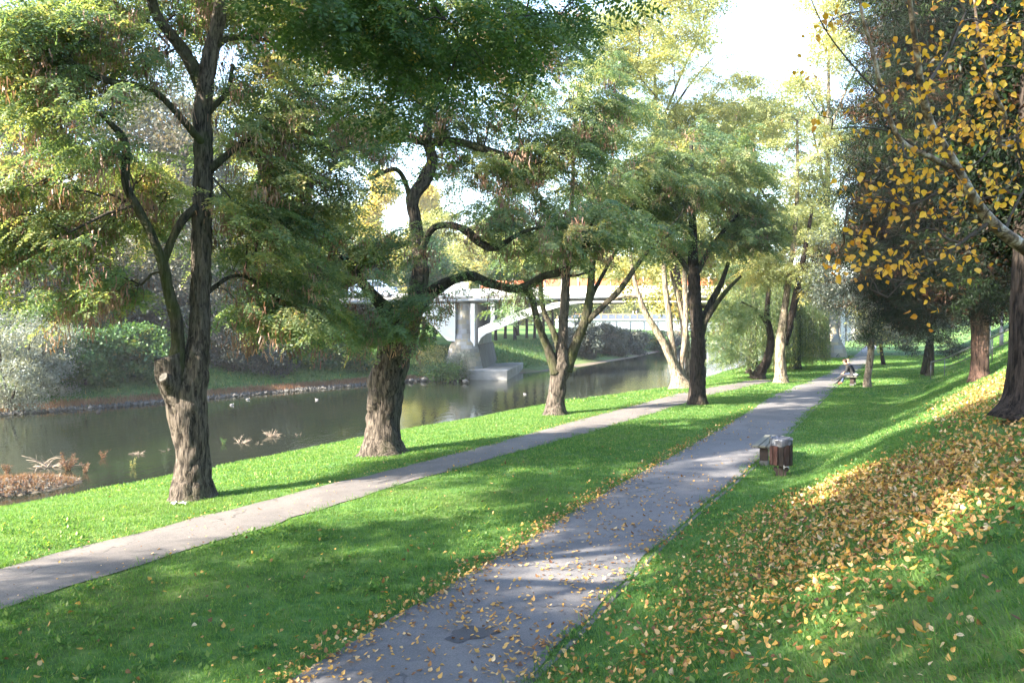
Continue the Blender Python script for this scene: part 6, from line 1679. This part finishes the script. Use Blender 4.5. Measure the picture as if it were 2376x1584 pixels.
V = V.reshape(-1, 4, 3); V[:, 2] += [0, 0, .05]; V[:, 1] += [0, 0, .04]
MB().add(V.reshape(-1, 3), F, 0, t, False).build('gravel', M['rock'], label='pale shingle along the far waterline', kind='stuff')

# gravel spit with red weeds and driftwood in the near water
def spit():
    g = np.random.default_rng(41)
    c = G(30, 1122, WATER); n = 60
    U = np.linspace(-1, 1, 40); X, Yy = np.meshgrid(U, U)
    Z = .32 * np.clip(1 - (X ** 2 + Yy ** 2), -.4, 1) + .03 * g.normal(0, 1, X.shape) - .05
    mb = MB(); dx, dy = np.array([.43, .9]), np.array([-.9, .43])
    PX = c[0] + X * 3.4 * .55 + Yy * -.9; PY = c[1] - 1.0 + X * 3.4 * .5 + Yy * 1.0
    mb.grid(PX, PY, WATER + Z, 0, .95); mb.build('gravel_spit', M['soil'], label='low gravel spit reaching into the river at the left edge', kind='structure')
    m = 9000; x = g.uniform(-.9, .9, m); y = g.uniform(-.9, .9, m); k = x * x + y * y < .8; x, y = x[k], y[k]
    C = np.stack([c[0] + x * 1.87 - y * .9, c[1] - 1 + x * 1.7 + y, WATER + .32 * (1 - x * x - y * y) - .03], 1)
    V, F, t = simple_leaves(C[:5000], 1, np.zeros(3), .07, .06, True, g, dirn=(0, 0, .2), flat=.8); MB().add(V, F, 0, t, False).build('spit_gravel', M['rock'], label='pale stones lying on the gravel spit', kind='stuff')
    V, F, t = simple_leaves(C[5000:], 2, np.array([.08, .08, .02]), .16, .018, False, g, dirn=(0, 0, 1.2), flat=.1); MB().add(V, F, 0, t, False).build('spit_weeds', M['weed_red'], label='short red weeds on the gravel spit', kind='stuff')
spit()
def brush(label, u, v, size, n, m, seed, grp, flat=.4):
    g = np.random.default_rng(seed); p = G(u, v, WATER); mb = MB()
    for q in range(n):
        a = g.uniform(0, 6.283); e = abs(g.normal(0, flat)) + .05; l = size * g.uniform(.4, 1.0)
        d = np.array([math.cos(a) * math.cos(e), math.sin(a) * math.cos(e), math.sin(e)]); s = np.array([g.normal(0, size * .12), g.normal(0, size * .12), -.05])
        P = [s, s + d * l * .5 + g.normal(0, .05 * l, 3), s + d * l + np.array([0, 0, -.12 * l]) + g.normal(0, .06 * l, 3)]
        mb.tube(P, [.016 * size + .004, .010 * size + .003, .004], 5, sub=7)
        for w in range(3):
            b = np.array(P[1]) * g.uniform(.6, 1.3); dd = unit(d + g.normal(0, .6, 3)); mb.tube([b, b + dd * l * .3], [.005, .002], 4)
    o = mb.build('driftwood', M[m], label=label, cat='driftwood', group=grp); o.location = [float(k) for k in p]
DW = 'branches stranded in the river'
brush('largest tangle of bleached branches at the tip of the gravel spit', 110, 1082, 1.0, 26, 'driftwood', 51, DW, .3)
brush('bleached branch clump in the water just right of the forked trunk', 556, 1027, .62, 16, 'driftwood', 52, DW)
brush('bushy bleached clump in the water, right of the others', 630, 1012, .55, 26, 'driftwood', 53, DW, .8)
brush('flat string of twigs in the water, farthest right', 684, 1009, .5, 10, 'driftwood', 54, DW, .1)
brush('small twig clump in the water left of the forked trunk', 318, 1053, .42, 10, 'driftwood', 55, DW)
brush('thin twigs in the water close to the forked trunk', 384, 1045, .40, 7, 'driftwood', 56, DW, .2)
brush('tiny twig clump between the two bleached clumps', 600, 1030, .32, 8, 'driftwood', 57, DW, .3)
def weed_clump(label, u, v, h, n, seed, m='weed_red'):
    g = np.random.default_rng(seed); p = G(u, v, WATER); mb = MB()
    C = np.concatenate([np.stack([np.linspace(0, math.cos(a) * h * .5, 10), np.linspace(0, math.sin(a) * h * .5, 10), np.linspace(-.03, h * f, 10)], 1) for a, f in zip(g.uniform(0, 6.283, n), g.uniform(.5, 1, n))])
    for q in range(n): mb.tube(C[q * 10:q * 10 + 10:3], .006, 4, 1, cap=False)
    V, F, t = simple_leaves(C, 3, np.array([.02, .02, .02]), .07, .02, False, g, dirn=(0, 0, .6)); mb.add(V, F, 0, t, False)
    o = mb.build('weed_clump', [M[m], M['twig']], label=label, cat='plant'); o.location = [float(k) for k in p]
weed_clump('red weed clump standing in the water beside the bleached branch tangle', 158, 1090, .55, 26, 81)
weed_clump('small red weed sprig in the water right of the red clump', 196, 1095, .32, 8, 82)
weed_clump('low red weed at the left edge of the spit', 16, 1098, .3, 10, 83)
weed_clump('thin yellowish weed in the shallow water left of the forked trunk', 308, 1085, .32, 5, 84, 'leaf_gold')
weed_clump('thin dark weed farther out in the shallow water', 240, 1062, .28, 5, 85)
weed_clump('green sprig in the water right of the forked trunk', 520, 1030, .25, 6, 86, 'leaf_knot')

# ducks
def duck(label, u, v, rz, m, grp='ducks on the river'):
    p = G(u, v, WATER); mb = MB()
    mb.tube([(-.24, 0, .10), (-.17, 0, .06), (-.05, 0, .06), (.08, 0, .06), (.15, 0, .09), (.18, 0, .15), (.19, 0, .21), (.20, 0, .25)], [.01, .07, .11, .10, .06, .04, .045, .02], 12, sub=24)
    mb.tube([(.21, 0, .215), (.27, 0, .205)], [.018, .010], 8, 1)
    o = mb.build('duck', [M[m], M['wood_rail']], label=label, cat='duck', group=grp); o.location = [float(k) for k in p]; o.rotation_euler = (0, 0, rz); o.scale = (.5, .5, .5)
duck('pale duck swimming with a wake between the leaning trunk and the four stemmed locust', 1218, 915, 3.0, 'duck_white')
duck('pale duck on the water just left of the leaning trunk', 735, 928, 2.8, 'duck_white')
duck('dark duck near the far shingle, left of the forked trunk', 228, 957, 0.2, 'duck_dark')
duck('pale duck near the far shingle, right of the forked trunk', 538, 940, .4, 'duck_white')
duck('small pale duck by the far shingle between the first two trunks', 575, 927, .4, 'duck_white')
# litter near the first tree
q = hit(415, 1172)
mb = MB(); g = np.random.default_rng(9); U, Vv = np.meshgrid(np.linspace(-1, 1, 10), np.linspace(-1, 1, 6)); mb.grid(U * .14, Vv * .035, .045 + .02 * g.normal(0, 1, U.shape))
o = mb.build('paper_scrap', M['white_plastic'], label='crumpled pale scrap lying in the grass at the foot of the forked locust', cat='litter'); o.location = [float(k) for k in q]

# ------------------------------------------------------------------ footbridge up the river
def footbridge():
    YF = 165.0; k = YF / FPX
    fx = lambda u: (u - 1188) * k; fz = lambda v: H - (v - 735) * k
    root = thing('footbridge', 'pale steel girder footbridge with wooden railings, far up the river', 'bridge', (0, YF, 0))
    x0, x1 = fx(1290), fx(1960)
    zt, zb = fz(743), fz(766)
    MB().box((x0, -.3, zt), (x1, 2.8, zt + .25)).build('deck', M['white_concrete'], root)
    MB().box((x0, 0, zb), (x1, .18, zt - .003)).build('girder', M['steel_grey'], root)
    MB().box((x0, 2.3, zb), (x1, 2.48, zt - .003)).build('girder', M['steel_grey'], root)
    MB().box((x0, -.14, zb - .12), (x1, .32, zb - .003)).build('flange', M['steel_grey'], root)
    sm = MB().box((-.05, -.14, 0), (.05, -.003, zt - zb - .01)).mesh('stiffener', M['rail_steel'])
    for x in np.arange(x0 + 1, x1, 2.75): link('stiffener', sm, root, (x, 0, zb))
    for yy in (-.2, 2.7):
        MB().box((x0, yy - .05, zt + 1.22), (x1, yy + .05, zt + 1.34)).build('rail', M['wood_rail'], root)
        pm = MB().box((-.06, -.05, 0), (.06, .05, .97)).mesh('post', M['wood_rail'])
        for x in np.arange(x0 + .3, x1, 1.45): link('post', pm, root, (x, yy, zt + .25))
    gm = MB().box((-.62, -.01, 0), (.62, .01, .8)).mesh('panel', M['blue_panel'])
    for x in np.arange(x0 + .3, x1 - 1.5, 1.45): link('panel', gm, root, (x + .725, -.2, zt + .33))
    standing('person in blue walking on the distant footbridge', (fx(1478), YF + 1.0, zt + .25), math.pi / 2, [M['skin'], M['shirt_pale'], M['jeans'], M['shoe']])
    standing('person in dark blue close behind the walker on the footbridge', (fx(1471), YF + 1.4, zt + .25), math.pi / 2 + .2, [M['skin'], M['shirt_blue'], M['jeans'], M['shoe']])
footbridge()

# ------------------------------------------------------------------ autumn haze over the river valley
def haze():
    m = bpy.data.materials.new('haze_air'); m.use_nodes = True
    nt = m.node_tree; nt.nodes.clear()
    out = nt.nodes.new('ShaderNodeOutputMaterial'); v = nt.nodes.new('ShaderNodeVolumePrincipled')
    v.inputs['Color'].default_value = (.88, .92, 1.0, 1); v.inputs['Density'].default_value = HAZE; v.inputs['Anisotropy'].default_value = .2
    nt.links.new(v.outputs[0], out.inputs['Volume'])
    MB().box((-1600, -900, -12), (1600, 1400, 58)).build('haze', m, label='pale autumn haze filling the river valley', kind='stuff')
haze()
